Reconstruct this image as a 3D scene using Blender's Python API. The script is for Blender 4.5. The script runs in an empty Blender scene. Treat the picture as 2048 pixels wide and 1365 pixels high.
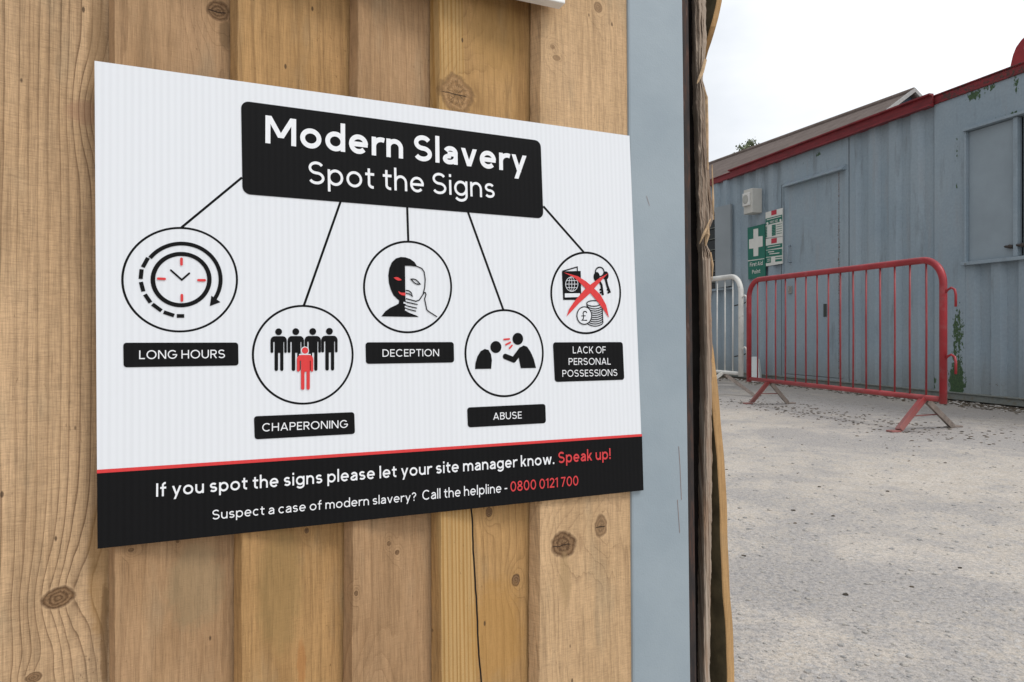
import bpy, bmesh, math, random
from mathutils import Vector, Matrix, Euler
sc = bpy.context.scene
rad = math.radians
# ------------------------------------------------------------------ camera, world, sun, exposure
FPX, CX, CY, HC = 1428.0, 1024.0, 664.0, 0.60
cam_d = bpy.data.cameras.new('camera'); cam = bpy.data.objects.new('camera', cam_d)
sc.collection.objects.link(cam); sc.camera = cam
cam.location = (0, 0, HC); cam.rotation_euler = (rad(90), 0, 0)
cam_d.sensor_width = 36; cam_d.lens = FPX / 2048 * 36
cam_d.shift_y = -(682.5 - CY) / 2048
cam_d.clip_start = 0.02; cam_d.clip_end = 2000

SUN_EL, SUN_AZ = 52.0, 120.0          # azimuth clockwise from +Y: high behind the camera, from the right
world = bpy.data.worlds.new('World'); sc.world = world; world.use_nodes = True
wt = world.node_tree; wt.nodes.clear()
w_out = wt.nodes.new('ShaderNodeOutputWorld'); w_bg = wt.nodes.new('ShaderNodeBackground')
w_sky = wt.nodes.new('ShaderNodeTexSky'); w_sky.sky_type = 'NISHITA'; w_sky.sun_disc = False
w_sky.sun_elevation = rad(SUN_EL); w_sky.sun_rotation = rad(SUN_AZ)
w_tc = wt.nodes.new('ShaderNodeTexCoord'); w_no = wt.nodes.new('ShaderNodeTexNoise')
w_no.inputs['Scale'].default_value = 3.2; w_no.inputs['Detail'].default_value = 5; w_no.inputs['Roughness'].default_value = .5
w_mp = wt.nodes.new('ShaderNodeMapping'); w_mp.inputs['Scale'].default_value = (1, 1, 2.2)
w_rp = wt.nodes.new('ShaderNodeValToRGB')
w_rp.color_ramp.elements[0].position = .30; w_rp.color_ramp.elements[0].color = (.80, .80, .80, 1)
w_rp.color_ramp.elements[1].position = .52; w_rp.color_ramp.elements[1].color = (1, 1, 1, 1)
w_mx = wt.nodes.new('ShaderNodeMix'); w_mx.data_type = 'RGBA'
wt.links.new(w_tc.outputs['Generated'], w_mp.inputs[0]); wt.links.new(w_mp.outputs[0], w_no.inputs['Vector'])
wt.links.new(w_no.outputs['Fac'], w_rp.inputs[0]); wt.links.new(w_rp.outputs[0], w_mx.inputs['Factor'])
wt.links.new(w_sky.outputs[0], w_mx.inputs['A'])
# cloud cover, brighter on the sun's side of the sky
w_dot = wt.nodes.new('ShaderNodeVectorMath'); w_dot.operation = 'DOT_PRODUCT'; w_dot.inputs[1].default_value = (math.sin(rad(SUN_AZ)), math.cos(rad(SUN_AZ)), .25)
w_gr = wt.nodes.new('ShaderNodeMapRange'); w_gr.interpolation_type = 'SMOOTHSTEP'
for i_, v_ in enumerate((-.95, .20, 3.0, 11.6)): w_gr.inputs[i_ + 1].default_value = v_
w_ct = wt.nodes.new('ShaderNodeVectorMath'); w_ct.operation = 'SCALE'; w_ct.inputs[0].default_value = (.965, 1., 1.045)
wt.links.new(w_tc.outputs['Generated'], w_dot.inputs[0]); wt.links.new(w_dot.outputs['Value'], w_gr.inputs[0]); wt.links.new(w_gr.outputs[0], w_ct.inputs['Scale'])
wt.links.new(w_ct.outputs[0], w_mx.inputs['B'])
wt.links.new(w_mx.outputs['Result'], w_bg.inputs['Color']); w_bg.inputs['Strength'].default_value = 0.10
wt.links.new(w_bg.outputs[0], w_out.inputs[0])
sun_d = bpy.data.lights.new('sun', 'SUN'); sun = bpy.data.objects.new('sun', sun_d); sc.collection.objects.link(sun)
sun_d.energy = 1.5; sun_d.angle = rad(18); sun_d.color = (1, .96, .9)
sd = Vector((math.sin(rad(SUN_AZ)) * math.cos(rad(SUN_EL)), math.cos(rad(SUN_AZ)) * math.cos(rad(SUN_EL)), math.sin(rad(SUN_EL))))
sun.rotation_euler = sd.to_track_quat('Z', 'Y').to_euler(); sun.location = sd * 30
sc.view_settings.view_transform = 'Standard'; sc.view_settings.look = 'None'
sc.view_settings.gamma = 1; sc.view_settings.exposure = 0.02

# ------------------------------------------------------------------ object helpers
def tag(o, label=None, cat=None, group=None, kind=None):
    if label: o['label'] = label
    if cat: o['category'] = cat
    if group: o['group'] = group
    if kind: o['kind'] = kind
    return o
def empty(name, m=None):
    o = bpy.data.objects.new(name, None); sc.collection.objects.link(o); o.empty_display_size = .1
    if m is not None: o.matrix_world = m
    return o
class G:
    """collects faces; build() links them as ONE mesh object"""
    def __init__(s): s.v = []; s.f = []; s.k = 0
    def add(s, vs, fs):
        b = len(s.v); s.v += [tuple(p) for p in vs]; s.f += [tuple(i + b for i in f) for f in fs]; return s
    def box(s, a, b):
        x0, y0, z0 = a; x1, y1, z1 = b
        return s.add([(x0,y0,z0),(x1,y0,z0),(x1,y1,z0),(x0,y1,z0),(x0,y0,z1),(x1,y0,z1),(x1,y1,z1),(x0,y1,z1)],
              [(0,3,2,1),(4,5,6,7),(0,1,5,4),(1,2,6,5),(2,3,7,6),(3,0,4,7)])
    def hexa(s, lo, hi):               # lo, hi: 4 points each
        return s.add(list(lo) + list(hi), [(3,2,1,0),(4,5,6,7),(0,1,5,4),(1,2,6,5),(2,3,7,6),(3,0,4,7)])
    def prism(s, poly, z0, z1):
        n = len(poly)
        return s.add([(p[0], p[1], z0) for p in poly] + [(p[0], p[1], z1) for p in poly],
              [tuple(range(n - 1, -1, -1)), tuple(range(n, 2 * n))] + [(i, (i + 1) % n, n + (i + 1) % n, n + i) for i in range(n)])
    def flat(s, poly, z): return s.add([(p[0], p[1], z) for p in poly], [tuple(range(len(poly)))])
    def tube(s, path, r, seg=12, cap=True):
        P = [Vector(p) for p in path]; n = len(P); rs = r if isinstance(r, (list, tuple)) else [r] * n
        t0 = (P[1] - P[0]).normalized(); ref = Vector((0, 0, 1)) if abs(t0.z) < .9 else Vector((1, 0, 0))
        u = t0.cross(ref).normalized(); b = len(s.v)
        for i in range(n):
            t = (P[min(i + 1, n - 1)] - P[max(i - 1, 0)]).normalized()
            u = (u - t * u.dot(t)).normalized(); w = t.cross(u)
            for k in range(seg):
                a = 2 * math.pi * k / seg
                s.v.append(tuple(P[i] + (u * math.cos(a) + w * math.sin(a)) * rs[i]))
        for i in range(n - 1):
            for k in range(seg):
                k2 = (k + 1) % seg
                s.f.append((b + i * seg + k, b + i * seg + k2, b + (i + 1) * seg + k2, b + (i + 1) * seg + k))
        if cap:
            s.f.append(tuple(b + k for k in range(seg - 1, -1, -1))); s.f.append(tuple(b + (n - 1) * seg + k for k in range(seg)))
        return s
    def build(s, name, mat, parent=None, off=None, smooth=False, bevel=0, bseg=2, recalc=True):
        me = bpy.data.meshes.new(name); me.from_pydata(s.v, [], s.f); me.update()
        if recalc:
            bm = bmesh.new(); bm.from_mesh(me); bmesh.ops.recalc_face_normals(bm, faces=bm.faces); bm.to_mesh(me); bm.free()
        me.materials.append(mat)
        if smooth:
            for p in me.polygons: p.use_smooth = True
        o = bpy.data.objects.new(name, me); sc.collection.objects.link(o)
        if parent is not None: o.parent = parent
        if off is not None: o.location = off
        if bevel:
            m = o.modifiers.new('bevel', 'BEVEL'); m.width = bevel; m.segments = bseg; m.limit_method = 'ANGLE'; m.angle_limit = rad(40)
            if smooth is False:
                for p in me.polygons: p.use_smooth = False
        return o

# ------------------------------------------------------------------ material helper
class M:
    def __init__(s, name):
        s.m = bpy.data.materials.new(name); s.m.use_nodes = True; s.t = s.m.node_tree; s.b = s.t.nodes['Principled BSDF']
        s._tc = None
    def n(s, typ, **kw):
        x = s.t.nodes.new(typ)
        for k, v in kw.items(): setattr(x, k, v)
        return x
    def put(s, sock, v):
        if isinstance(v, bpy.types.NodeSocket): s.t.links.new(v, sock)
        elif v is not None: sock.default_value = v
    def obj(s):
        if s._tc is None: s._tc = s.n('ShaderNodeTexCoord')
        return s._tc.outputs['Object']
    def sep(s, v):
        x = s.n('ShaderNodeSeparateXYZ'); s.put(x.inputs[0], v); return x.outputs
    def com(s, x, y, z):
        c = s.n('ShaderNodeCombineXYZ'); s.put(c.inputs[0], x); s.put(c.inputs[1], y); s.put(c.inputs[2], z); return c.outputs[0]
    def a(s, op, x, y=None, z=None, clamp=False):
        m = s.n('ShaderNodeMath', operation=op); m.use_clamp = clamp
        s.put(m.inputs[0], x)
        if y is not None: s.put(m.inputs[1], y)
        if z is not None: s.put(m.inputs[2], z)
        return m.outputs[0]
    def mr(s, x, a, b, c=0., d=1., smooth=True):
        m = s.n('ShaderNodeMapRange'); m.interpolation_type = 'SMOOTHSTEP' if smooth else 'LINEAR'
        s.put(m.inputs[0], x)
        for i, v in enumerate((a, b, c, d)): m.inputs[i + 1].default_value = v
        return m.outputs[0]
    def noise(s, v, scale=1., detail=2., rough=.5, dist=0.):
        x = s.n('ShaderNodeTexNoise'); s.put(x.inputs['Vector'], v)
        x.inputs['Scale'].default_value = scale; x.inputs['Detail'].default_value = detail
        x.inputs['Roughness'].default_value = rough; x.inputs['Distortion'].default_value = dist
        return x.outputs['Fac']
    def voro(s, v, scale, out='Distance', feature='F1', rnd=1.):
        x = s.n('ShaderNodeTexVoronoi'); x.feature = feature; s.put(x.inputs['Vector'], v); x.inputs['Scale'].default_value = scale
        x.inputs['Randomness'].default_value = rnd
        return x.outputs[out]
    def ramp(s, x, stops):
        r = s.n('ShaderNodeValToRGB'); e = r.color_ramp.elements
        while len(e) < len(stops): e.new(.5)
        for i, (p, c) in enumerate(stops):
            e[i].position = p; e[i].color = (c, c, c, 1) if isinstance(c, (int, float)) else (*c, 1)
        s.put(r.inputs[0], x); return r.outputs[0]
    def mix(s, f, A, B, mode='MIX'):
        m = s.n('ShaderNodeMix'); m.data_type = 'RGBA'; m.blend_type = mode
        s.put(m.inputs['Factor'], f)
        for k, v in (('A', A), ('B', B)): s.put(m.inputs[k], (*v, 1) if isinstance(v, tuple) and len(v) == 3 else v)
        return m.outputs['Result']
    def bump(s, h, strength=.5, dist=.001):
        b = s.n('ShaderNodeBump'); s.put(b.inputs['Height'], h); b.inputs['Strength'].default_value = strength; b.inputs['Distance'].default_value = dist
        s.t.links.new(b.outputs[0], s.b.inputs['Normal'])
    def out(s, col, rough=.6, metal=0., spec=.5):
        s.put(s.b.inputs['Base Color'], (*col, 1) if isinstance(col, tuple) and len(col) == 3 else col)
        s.put(s.b.inputs['Roughness'], rough); s.put(s.b.inputs['Metallic'], metal); s.put(s.b.inputs['Specular IOR Level'], spec)
        return s.m
def srgb(r, g, b, k=1.):
    f = lambda c: (c / 255 / 12.92 if c <= 10 else ((c / 255 + .055) / 1.055) ** 2.4) * k
    return (f(r), f(g), f(b))
def simple(name, col, rough=.6, metal=0., var=.12, scale=20., spec=.4, bump=0.):
    m = M(name); nz = m.noise(m.obj(), scale, 4, .6)
    c = m.mix(m.mr(nz, .3, .7), tuple(x * (1 - var) for x in col), tuple(min(1, x * (1 + var)) for x in col))
    if bump: m.bump(m.noise(m.obj(), scale * 6, 3, .6), .4, bump)
    return m.out(c, rough, metal, spec)

# ------------------------------------------------------------------ frames: ray through a pixel, fence plane, cabin wall plane
CAM = Vector((0, 0, HC))
def ray(x, y): return Vector(((x - CX) / FPX, 1, -(y - CY) / FPX))
def rodr(w):
    w = Vector(w); return Matrix.Rotation(w.length, 3, w.normalized())
_R = rodr((-.0506, -.0257, .0049)); fd = _R @ Vector((.909, .417, 0)).normalized(); fu = _R @ Vector((0, 0, 1)); fn = fd.cross(fu).normalized()
fu = fn.cross(fd).normalized()
FO = CAM + Vector((-.3908, .6723, .2543))                       # top left corner of the sign
def frame(o, x, y, z): return Matrix(((x.x, y.x, z.x, o.x), (x.y, y.y, z.y, o.y), (x.z, y.z, z.z, o.z), (0, 0, 0, 1)))
FM = frame(FO, fd, fu, fn)                                       # local x along the fence, y up, z towards the viewer
def fp(x, y, n=0.):
    r = ray(x, y); k = (FO + fn * n - CAM).dot(fn) / r.dot(fn); q = CAM + r * k - FO
    return (q.dot(fd), q.dot(fu))
def fscale(x, y, n=0.):                                          # metres per photo pixel, across and up, on the fence plane
    a = fp(x - 5, y, n); b = fp(x + 5, y, n); c = fp(x, y - 5, n); d = fp(x, y + 5, n)
    return (abs(b[0] - a[0]) / 10, abs(c[1] - d[1]) / 10)
def ground(x, y):
    r = ray(x, y); k = HC / -r.z; return CAM + r * k
WV = (609 - CX) / FPX
W0 = ground(2048, 817); ww = Vector((WV, 1, 0)).normalized(); wn = Vector((-1, WV, 0)).normalized()
WM = frame(Vector((W0.x, W0.y, 0)), -ww, Vector((0, 0, 1)), wn)  # local x towards the viewer's right, y up, z out of the wall
def wp(x, y, n=0.):
    r = ray(x, y); k = (W0 + wn * n - CAM).dot(wn) / r.dot(wn); q = CAM + r * k - W0
    return (-q.dot(ww), q.z)
def at(m, off):                                                  # a thing's own matrix with its base at off inside frame m
    return m @ Matrix.Translation(off)

# ------------------------------------------------------------------ ground
m = M('ground_dust'); p = m.obj(); px_, py_, pz_ = m.sep(p)
n1 = m.noise(p, .55, 5, .6, .4); n2 = m.noise(p, 1.9, 5, .7, .8); n3 = m.noise(p, 14, 4, .65); n4 = m.noise(p, 90, 3, .7); n5 = m.noise(p, 330, 2, .7)
va = m.voro(p, 58, 'Distance'); vc = m.voro(p, 58, 'Color'); vb = m.voro(p, 150, 'Distance'); vcb = m.voro(p, 150, 'Color')
vr = m.sep(vc)[0]; vrb = m.sep(vcb)[0]
dust = m.mix(m.mr(n3, .3, .7), (.44, .39, .335), (.55, .495, .435))
dust = m.mix(m.mr(n1, .42, .62), dust, (.50, .45, .40))
dust = m.mix(m.a('MULTIPLY', m.mr(n2, .60, .74), .35), dust, (.46, .38, .235))
grey = m.ramp(vr, [(0, (.155, .16, .18)), (.35, (.27, .265, .27)), (.7, (.38, .36, .34)), (1, (.48, .455, .43))])
greyb = m.ramp(vrb, [(0, (.16, .16, .165)), (.5, (.30, .29, .28)), (1, (.46, .44, .41))])
wear = m.a('ADD', m.a('MULTIPLY', n1, .55), m.a('ADD', m.a('MULTIPLY', n2, .42), m.a('MULTIPLY', n3, .30)))
sa = m.a('MULTIPLY', m.mr(va, .50, .36), m.mr(m.a('ADD', wear, m.a('MULTIPLY', vr, .22)), .68, .78))
sb = m.a('MULTIPLY', m.mr(vb, .52, .34), m.mr(m.a('ADD', wear, m.a('MULTIPLY', vrb, .34)), .68, .80))
c = m.mix(m.a('MULTIPLY', sb, .85), dust, greyb); c = m.mix(m.a('MULTIPLY', sa, .75), c, grey)
c = m.mix(m.a('MULTIPLY', m.mr(m.noise(p, 1.1, 4, .6, .6), .50, .66), .38), c, dust)      # dust lying over the stones in soft patches
c = m.mix(m.a('MULTIPLY', m.mr(wear, .55, .68), .62), c, (.30, .285, .28))
c = m.mix(1., c, m.ramp(n4, [(.25, .62), (.5, .98), (.75, 1.22)]), 'MULTIPLY')
c = m.mix(1., c, m.ramp(n5, [(.25, .60), (.5, 1.), (.8, 1.28)]), 'MULTIPLY')
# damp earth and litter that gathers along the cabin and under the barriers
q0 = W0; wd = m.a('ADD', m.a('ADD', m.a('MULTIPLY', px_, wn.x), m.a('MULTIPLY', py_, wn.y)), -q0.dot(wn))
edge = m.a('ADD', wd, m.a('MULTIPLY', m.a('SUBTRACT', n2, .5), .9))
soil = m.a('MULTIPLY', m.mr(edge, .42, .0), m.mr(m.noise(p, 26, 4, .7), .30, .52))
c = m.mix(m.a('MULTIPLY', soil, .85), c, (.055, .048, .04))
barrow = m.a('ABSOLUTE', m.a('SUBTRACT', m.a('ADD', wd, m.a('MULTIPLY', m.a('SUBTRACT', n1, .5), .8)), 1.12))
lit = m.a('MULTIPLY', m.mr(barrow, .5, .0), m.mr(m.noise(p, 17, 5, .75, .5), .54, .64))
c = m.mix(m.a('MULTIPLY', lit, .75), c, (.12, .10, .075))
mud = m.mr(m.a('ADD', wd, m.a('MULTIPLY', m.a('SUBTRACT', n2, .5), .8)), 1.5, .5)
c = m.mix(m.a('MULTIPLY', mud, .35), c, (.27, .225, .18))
hgt = m.a('ADD', m.a('MULTIPLY', n4, .6), m.a('ADD', m.a('MULTIPLY', sa, .8), m.a('ADD', m.a('MULTIPLY', sb, .35), m.a('MULTIPLY', n3, .8))))
m.bump(hgt, .38, .004)
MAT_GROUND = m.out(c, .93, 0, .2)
g = G()
g.add([(-60, -60, 0), (60, -60, 0), (60, 140, 0), (-60, 140, 0)], [(0, 1, 2, 3)])
go = g.build('ground', MAT_GROUND); tag(go, kind='structure')

# ------------------------------------------------------------------ wood
def px_knot(x, y, rx, ry, depth=1., ring=1., n=-.006):
    s_, t_ = fp(x, y, n); a, b = fscale(x, y, n); return (s_, t_, rx * a, ry * b, depth, ring)
def wood(name, light, dark, freq, seed, knots=(), bends=(), warp=.5, line=.55, stain=None, crack=None, sawn=.5, blotch=.12, kring=1., stripe=None):
    light = tuple(light[i] * (.99, .945, .87)[i] for i in range(3)); dark = tuple(x * .82 for x in dark)
    m = M(name); p = m.obj(); s_, t_, z_ = m.sep(p)
    big = m.noise(m.com(m.a('MULTIPLY', s_, 9.), m.a('MULTIPLY', t_, 1.6), seed), 1., 3, .5)
    wob = m.noise(m.com(m.a('MULTIPLY', s_, 40.), m.a('MULTIPLY', t_, 5.), seed + 3.), 1., 2, .5)
    irr = m.noise(m.com(m.a('MULTIPLY', s_, 55.), seed * 1.7, 0.), 1., 2, .6)
    ds = s_
    f = m.a('ADD', m.a('MULTIPLY', ds, freq), m.a('ADD', m.a('MULTIPLY', m.a('SUBTRACT', big, .5), warp * 6), m.a('ADD', m.a('MULTIPLY', wob, .5), m.a('MULTIPLY', irr, 1.5))))
    def ell(k, kx=1., ky=1.):
        a = m.a('DIVIDE', m.a('SUBTRACT', s_, k[0]), k[2] * kx); b = m.a('DIVIDE', m.a('SUBTRACT', t_, k[1]), k[3] * ky)
        return m.a('ADD', m.a('MULTIPLY', a, a), m.a('MULTIPLY', b, b))
    for k in bends:                                  # (s, t, width, height, rings)
        f = m.a('ADD', f, m.a('MULTIPLY', m.a('EXPONENT', m.a('MULTIPLY', ell(k), -1.)), k[4]))
    masks = []
    for k in knots:
        d2 = ell(k)
        f = m.a('ADD', f, m.a('MULTIPLY', m.a('EXPONENT', m.a('MULTIPLY', ell(k, 2.3, 3.2), -1.)), 3.2 * k[5] * kring))
        masks.append((k, d2))
    fr = m.a('FRACT', f)
    lines = m.ramp(fr, [(0., .05), (.5, .10), (.82, .42), (.945, 1.), (.985, .8), (1., .05)])
    soft = m.noise(m.com(m.a('MULTIPLY', f, .45), m.a('MULTIPLY', t_, 2.), seed), 1., 2, .5)
    fib = m.noise(m.com(m.a('MULTIPLY', s_, 1100.), m.a('MULTIPLY', t_, 45.), seed), 1., 3, .6)
    fib2 = m.noise(m.com(m.a('MULTIPLY', s_, 230.), m.a('MULTIPLY', t_, 9.), seed + 9), 1., 4, .65)
    saw = m.noise(m.com(m.a('MULTIPLY', s_, 110.), m.a('MULTIPLY', t_, 950.), seed), 1., 3, .7)
    saw2 = m.noise(m.com(m.a('MULTIPLY', s_, 30.), m.a('MULTIPLY', t_, 260.), seed + 5), 1., 3, .7)
    lf = m.a('MULTIPLY', lines, m.a('ADD', m.a('MULTIPLY', m.noise(m.com(m.a('MULTIPLY', s_, 22.), m.a('MULTIPLY', t_, 3.), seed + 21), 1., 2), 1.5), -.10, clamp=True))
    c = m.mix(m.a('MULTIPLY', lf, line), light, dark)
    c = m.mix(m.a('MULTIPLY', m.mr(soft, .35, .75), .45), c, tuple(light[i] * .62 + dark[i] * .38 for i in range(3)))
    bl = m.noise(m.com(m.a('MULTIPLY', s_, 16.), m.a('MULTIPLY', t_, 5.), seed + 31), 1., 4, .6)
    c = m.mix(1., c, m.ramp(bl, [(.25, (1 - blotch * 1.9, 1 - blotch * 2.2, 1 - blotch * 2.6)), (.5, (1., 1., 1.)), (.78, (1 + blotch * .7, 1 + blotch * .7, 1 + blotch))]), 'MULTIPLY')
    gz = m.noise(m.com(m.a('MULTIPLY', s_, 27.), m.a('MULTIPLY', t_, 8.), seed + 47), 1., 3, .6)
    c = m.mix(m.a('MULTIPLY', m.mr(gz, .52, .74), .30), c, (.27, .225, .15))       # faint green-grey weathering
    c = m.mix(1., c, m.ramp(fib, [(.2, .70), (.5, 1.), (.8, 1.2)]), 'MULTIPLY')
    c = m.mix(1., c, m.ramp(fib2, [(.2, .72), (.5, 1.), (.8, 1.16)]), 'MULTIPLY')
    c = m.mix(sawn, c, m.mix(1., c, m.ramp(saw, [(.25, .66), (.5, 1.), (.78, 1.22)]), 'MULTIPLY'))
    c = m.mix(sawn * .5, c, m.mix(1., c, m.ramp(saw2, [(.25, .75), (.5, 1.), (.8, 1.12)]), 'MULTIPLY'))
    if stripe:                                       # a band of wider latewood stripes: s0, s1, pitch, colours
        s0, s1, pit, ca, cb = stripe
        inb = m.a('MULTIPLY', m.mr(s_, s0 - .002, s0), m.mr(s_, s1 + .004, s1))
        wv = m.a('FRACT', m.a('ADD', m.a('DIVIDE', m.a('ADD', s_, m.a('MULTIPLY', t_, -.006)), pit), m.a('MULTIPLY', m.noise(m.com(m.a('MULTIPLY', s_, 90.), m.a('MULTIPLY', t_, 2.5), 2.), 1., 2), 1.6)))
        c = m.mix(m.a('MULTIPLY', inb, .8), c, m.mix(1., m.ramp(wv, [(0, ca), (.5, ca), (.75, cb), (.9, cb), (1, ca)]), m.ramp(fib2, [(.2, .85), (.8, 1.1)]), 'MULTIPLY'))
    stk = m.noise(m.com(m.a('MULTIPLY', s_, 330.), m.a('MULTIPLY', t_, 3.2), seed + 61), 1., 3, .7)
    c = m.mix(m.a('MULTIPLY', m.mr(stk, .56, .74), .42), c, dark)
    spk = m.noise(m.com(m.a('MULTIPLY', s_, 420.), m.a('MULTIPLY', t_, 160.), seed + 71), 1., 2, .6)
    c = m.mix(m.a('MULTIPLY', m.mr(spk, .66, .76), m.a('MULTIPLY', m.mr(bl, .40, .62), .6)), c, tuple(x * .7 for x in dark))
    for k, d2 in masks:
        dn = m.a('ADD', m.a('SQRT', d2), m.a('ADD', m.a('MULTIPLY', m.a('SUBTRACT', m.noise(p, 55., 2, .5), .5), .75), m.a('MULTIPLY', m.a('SUBTRACT', m.noise(p, 210., 3, .6), .5), .28)))
        halo = m.mr(dn, 1.9, 1.0); c = m.mix(m.a('MULTIPLY', m.a('MULTIPLY', halo, lines), .5), c, dark); c = m.mix(m.a('MULTIPLY', m.mr(dn, 1.45, 1.05), .45), c, tuple(x * 1.05 for x in light))
        core = m.mr(dn, 1.05, .86)
        rr = m.a('ADD', m.a('MULTIPLY', m.a('SINE', m.a('ADD', m.a('MULTIPLY', dn, 17.), m.a('MULTIPLY', m.noise(p, 160., 3, .6), 5.))), .5), .5)
        kc = m.mix(rr, (.125, .068, .033) if k[5] < 1.5 else (.24, .135, .06), (.235, .14, .072) if k[5] < 1.5 else (.36, .215, .105))
        kc = m.mix(1., kc, m.ramp(m.noise(p, 420., 4, .7), [(.3, .6), (.7, 1.35)]), 'MULTIPLY')
        c = m.mix(m.a('MULTIPLY', core, k[4]), c, kc)
        if k[3] > .009:                                # star shaped drying checks
            ang = m.a('ARCTAN2', m.a('SUBTRACT', t_, k[1]), m.a('SUBTRACT', s_, k[0]))
            an = m.noise(m.com(m.a('MULTIPLY', m.a('COSINE', ang), 2.4), m.a('MULTIPLY', m.a('SINE', ang), 2.4), m.a('MULTIPLY', dn, .5)), 1., 3, .7)
            star = m.a('MULTIPLY', m.mr(m.a('ABSOLUTE', m.a('SUBTRACT', an, .5)), .030, .008), m.mr(dn, .85, .35))
            c = m.mix(m.a('MULTIPLY', star, .7), c, (.05, .027, .014))
        ring_ = m.a('MULTIPLY', m.mr(dn, .84, .97), m.mr(dn, 1.14, 1.02)); c = m.mix(m.a('MULTIPLY', ring_, .45 * k[4]), c, (.07, .037, .02))
        if k[3] > .009 and k[4] > .7:                # drying check across the knot
            ck = m.a('ABSOLUTE', m.a('SUBTRACT', m.a('SUBTRACT', t_, k[1] - k[3] * .05), m.a('MULTIPLY', m.a('SUBTRACT', m.noise(p, 90., 2), .5), .004)))
            ckm = m.a('MULTIPLY', m.mr(ck, .0009, .0003), m.mr(m.a('ABSOLUTE', m.a('SUBTRACT', s_, k[0] - k[2] * .1)), k[2] * .85, k[2] * .6))
            c = m.mix(m.a('MULTIPLY', ckm, .9), c, (.02, .012, .008))
    if stain:
        for (ss, st, a, b, col, k) in stain:
            dd = m.a('ADD', ell((ss, st, a, b)), m.a('MULTIPLY', m.a('SUBTRACT', m.noise(p, 70., 4, .7), .5), 1.6))
            c = m.mix(m.a('MULTIPLY', m.mr(dd, 1.3, .4), k), c, col)
    specks = m.voro(m.com(m.a('MULTIPLY', s_, 38.), m.a('MULTIPLY', t_, 17.), seed), 1., 'Distance')
    c = m.mix(m.a('MULTIPLY', m.mr(specks, .065, .035), .8), c, (.05, .03, .018))
    h = m.a('ADD', m.a('MULTIPLY', lines, -.5), m.a('ADD', m.a('MULTIPLY', saw, .55), m.a('ADD', m.a('MULTIPLY', fib, .45), m.a('MULTIPLY', fib2, .5))))
    if crack:
        for (sa, ta, sb, tb, wd_) in crack:
            k = (sb - sa) / (tb - ta)
            lnx = m.a('ADD', m.a('MULTIPLY', m.a('SUBTRACT', t_, ta), k), sa)
            lnx = m.a('ADD', lnx, m.a('MULTIPLY', m.a('SUBTRACT', m.noise(m.com(0., m.a('MULTIPLY', t_, 14.), 1.), 1., 3), .5), .006))
            dd = m.a('ABSOLUTE', m.a('SUBTRACT', s_, lnx)); mk = m.a('MULTIPLY', m.mr(dd, wd_ * 1.15, wd_ * .8), m.mr(t_, -.25, -.30))
            c = m.mix(mk, c, (.012, .008, .006)); h = m.a('SUBTRACT', h, m.a('MULTIPLY', mk, 4.))
    m.bump(h, .6, .0013)
    return m.out(c, .82, 0, .22)

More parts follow.
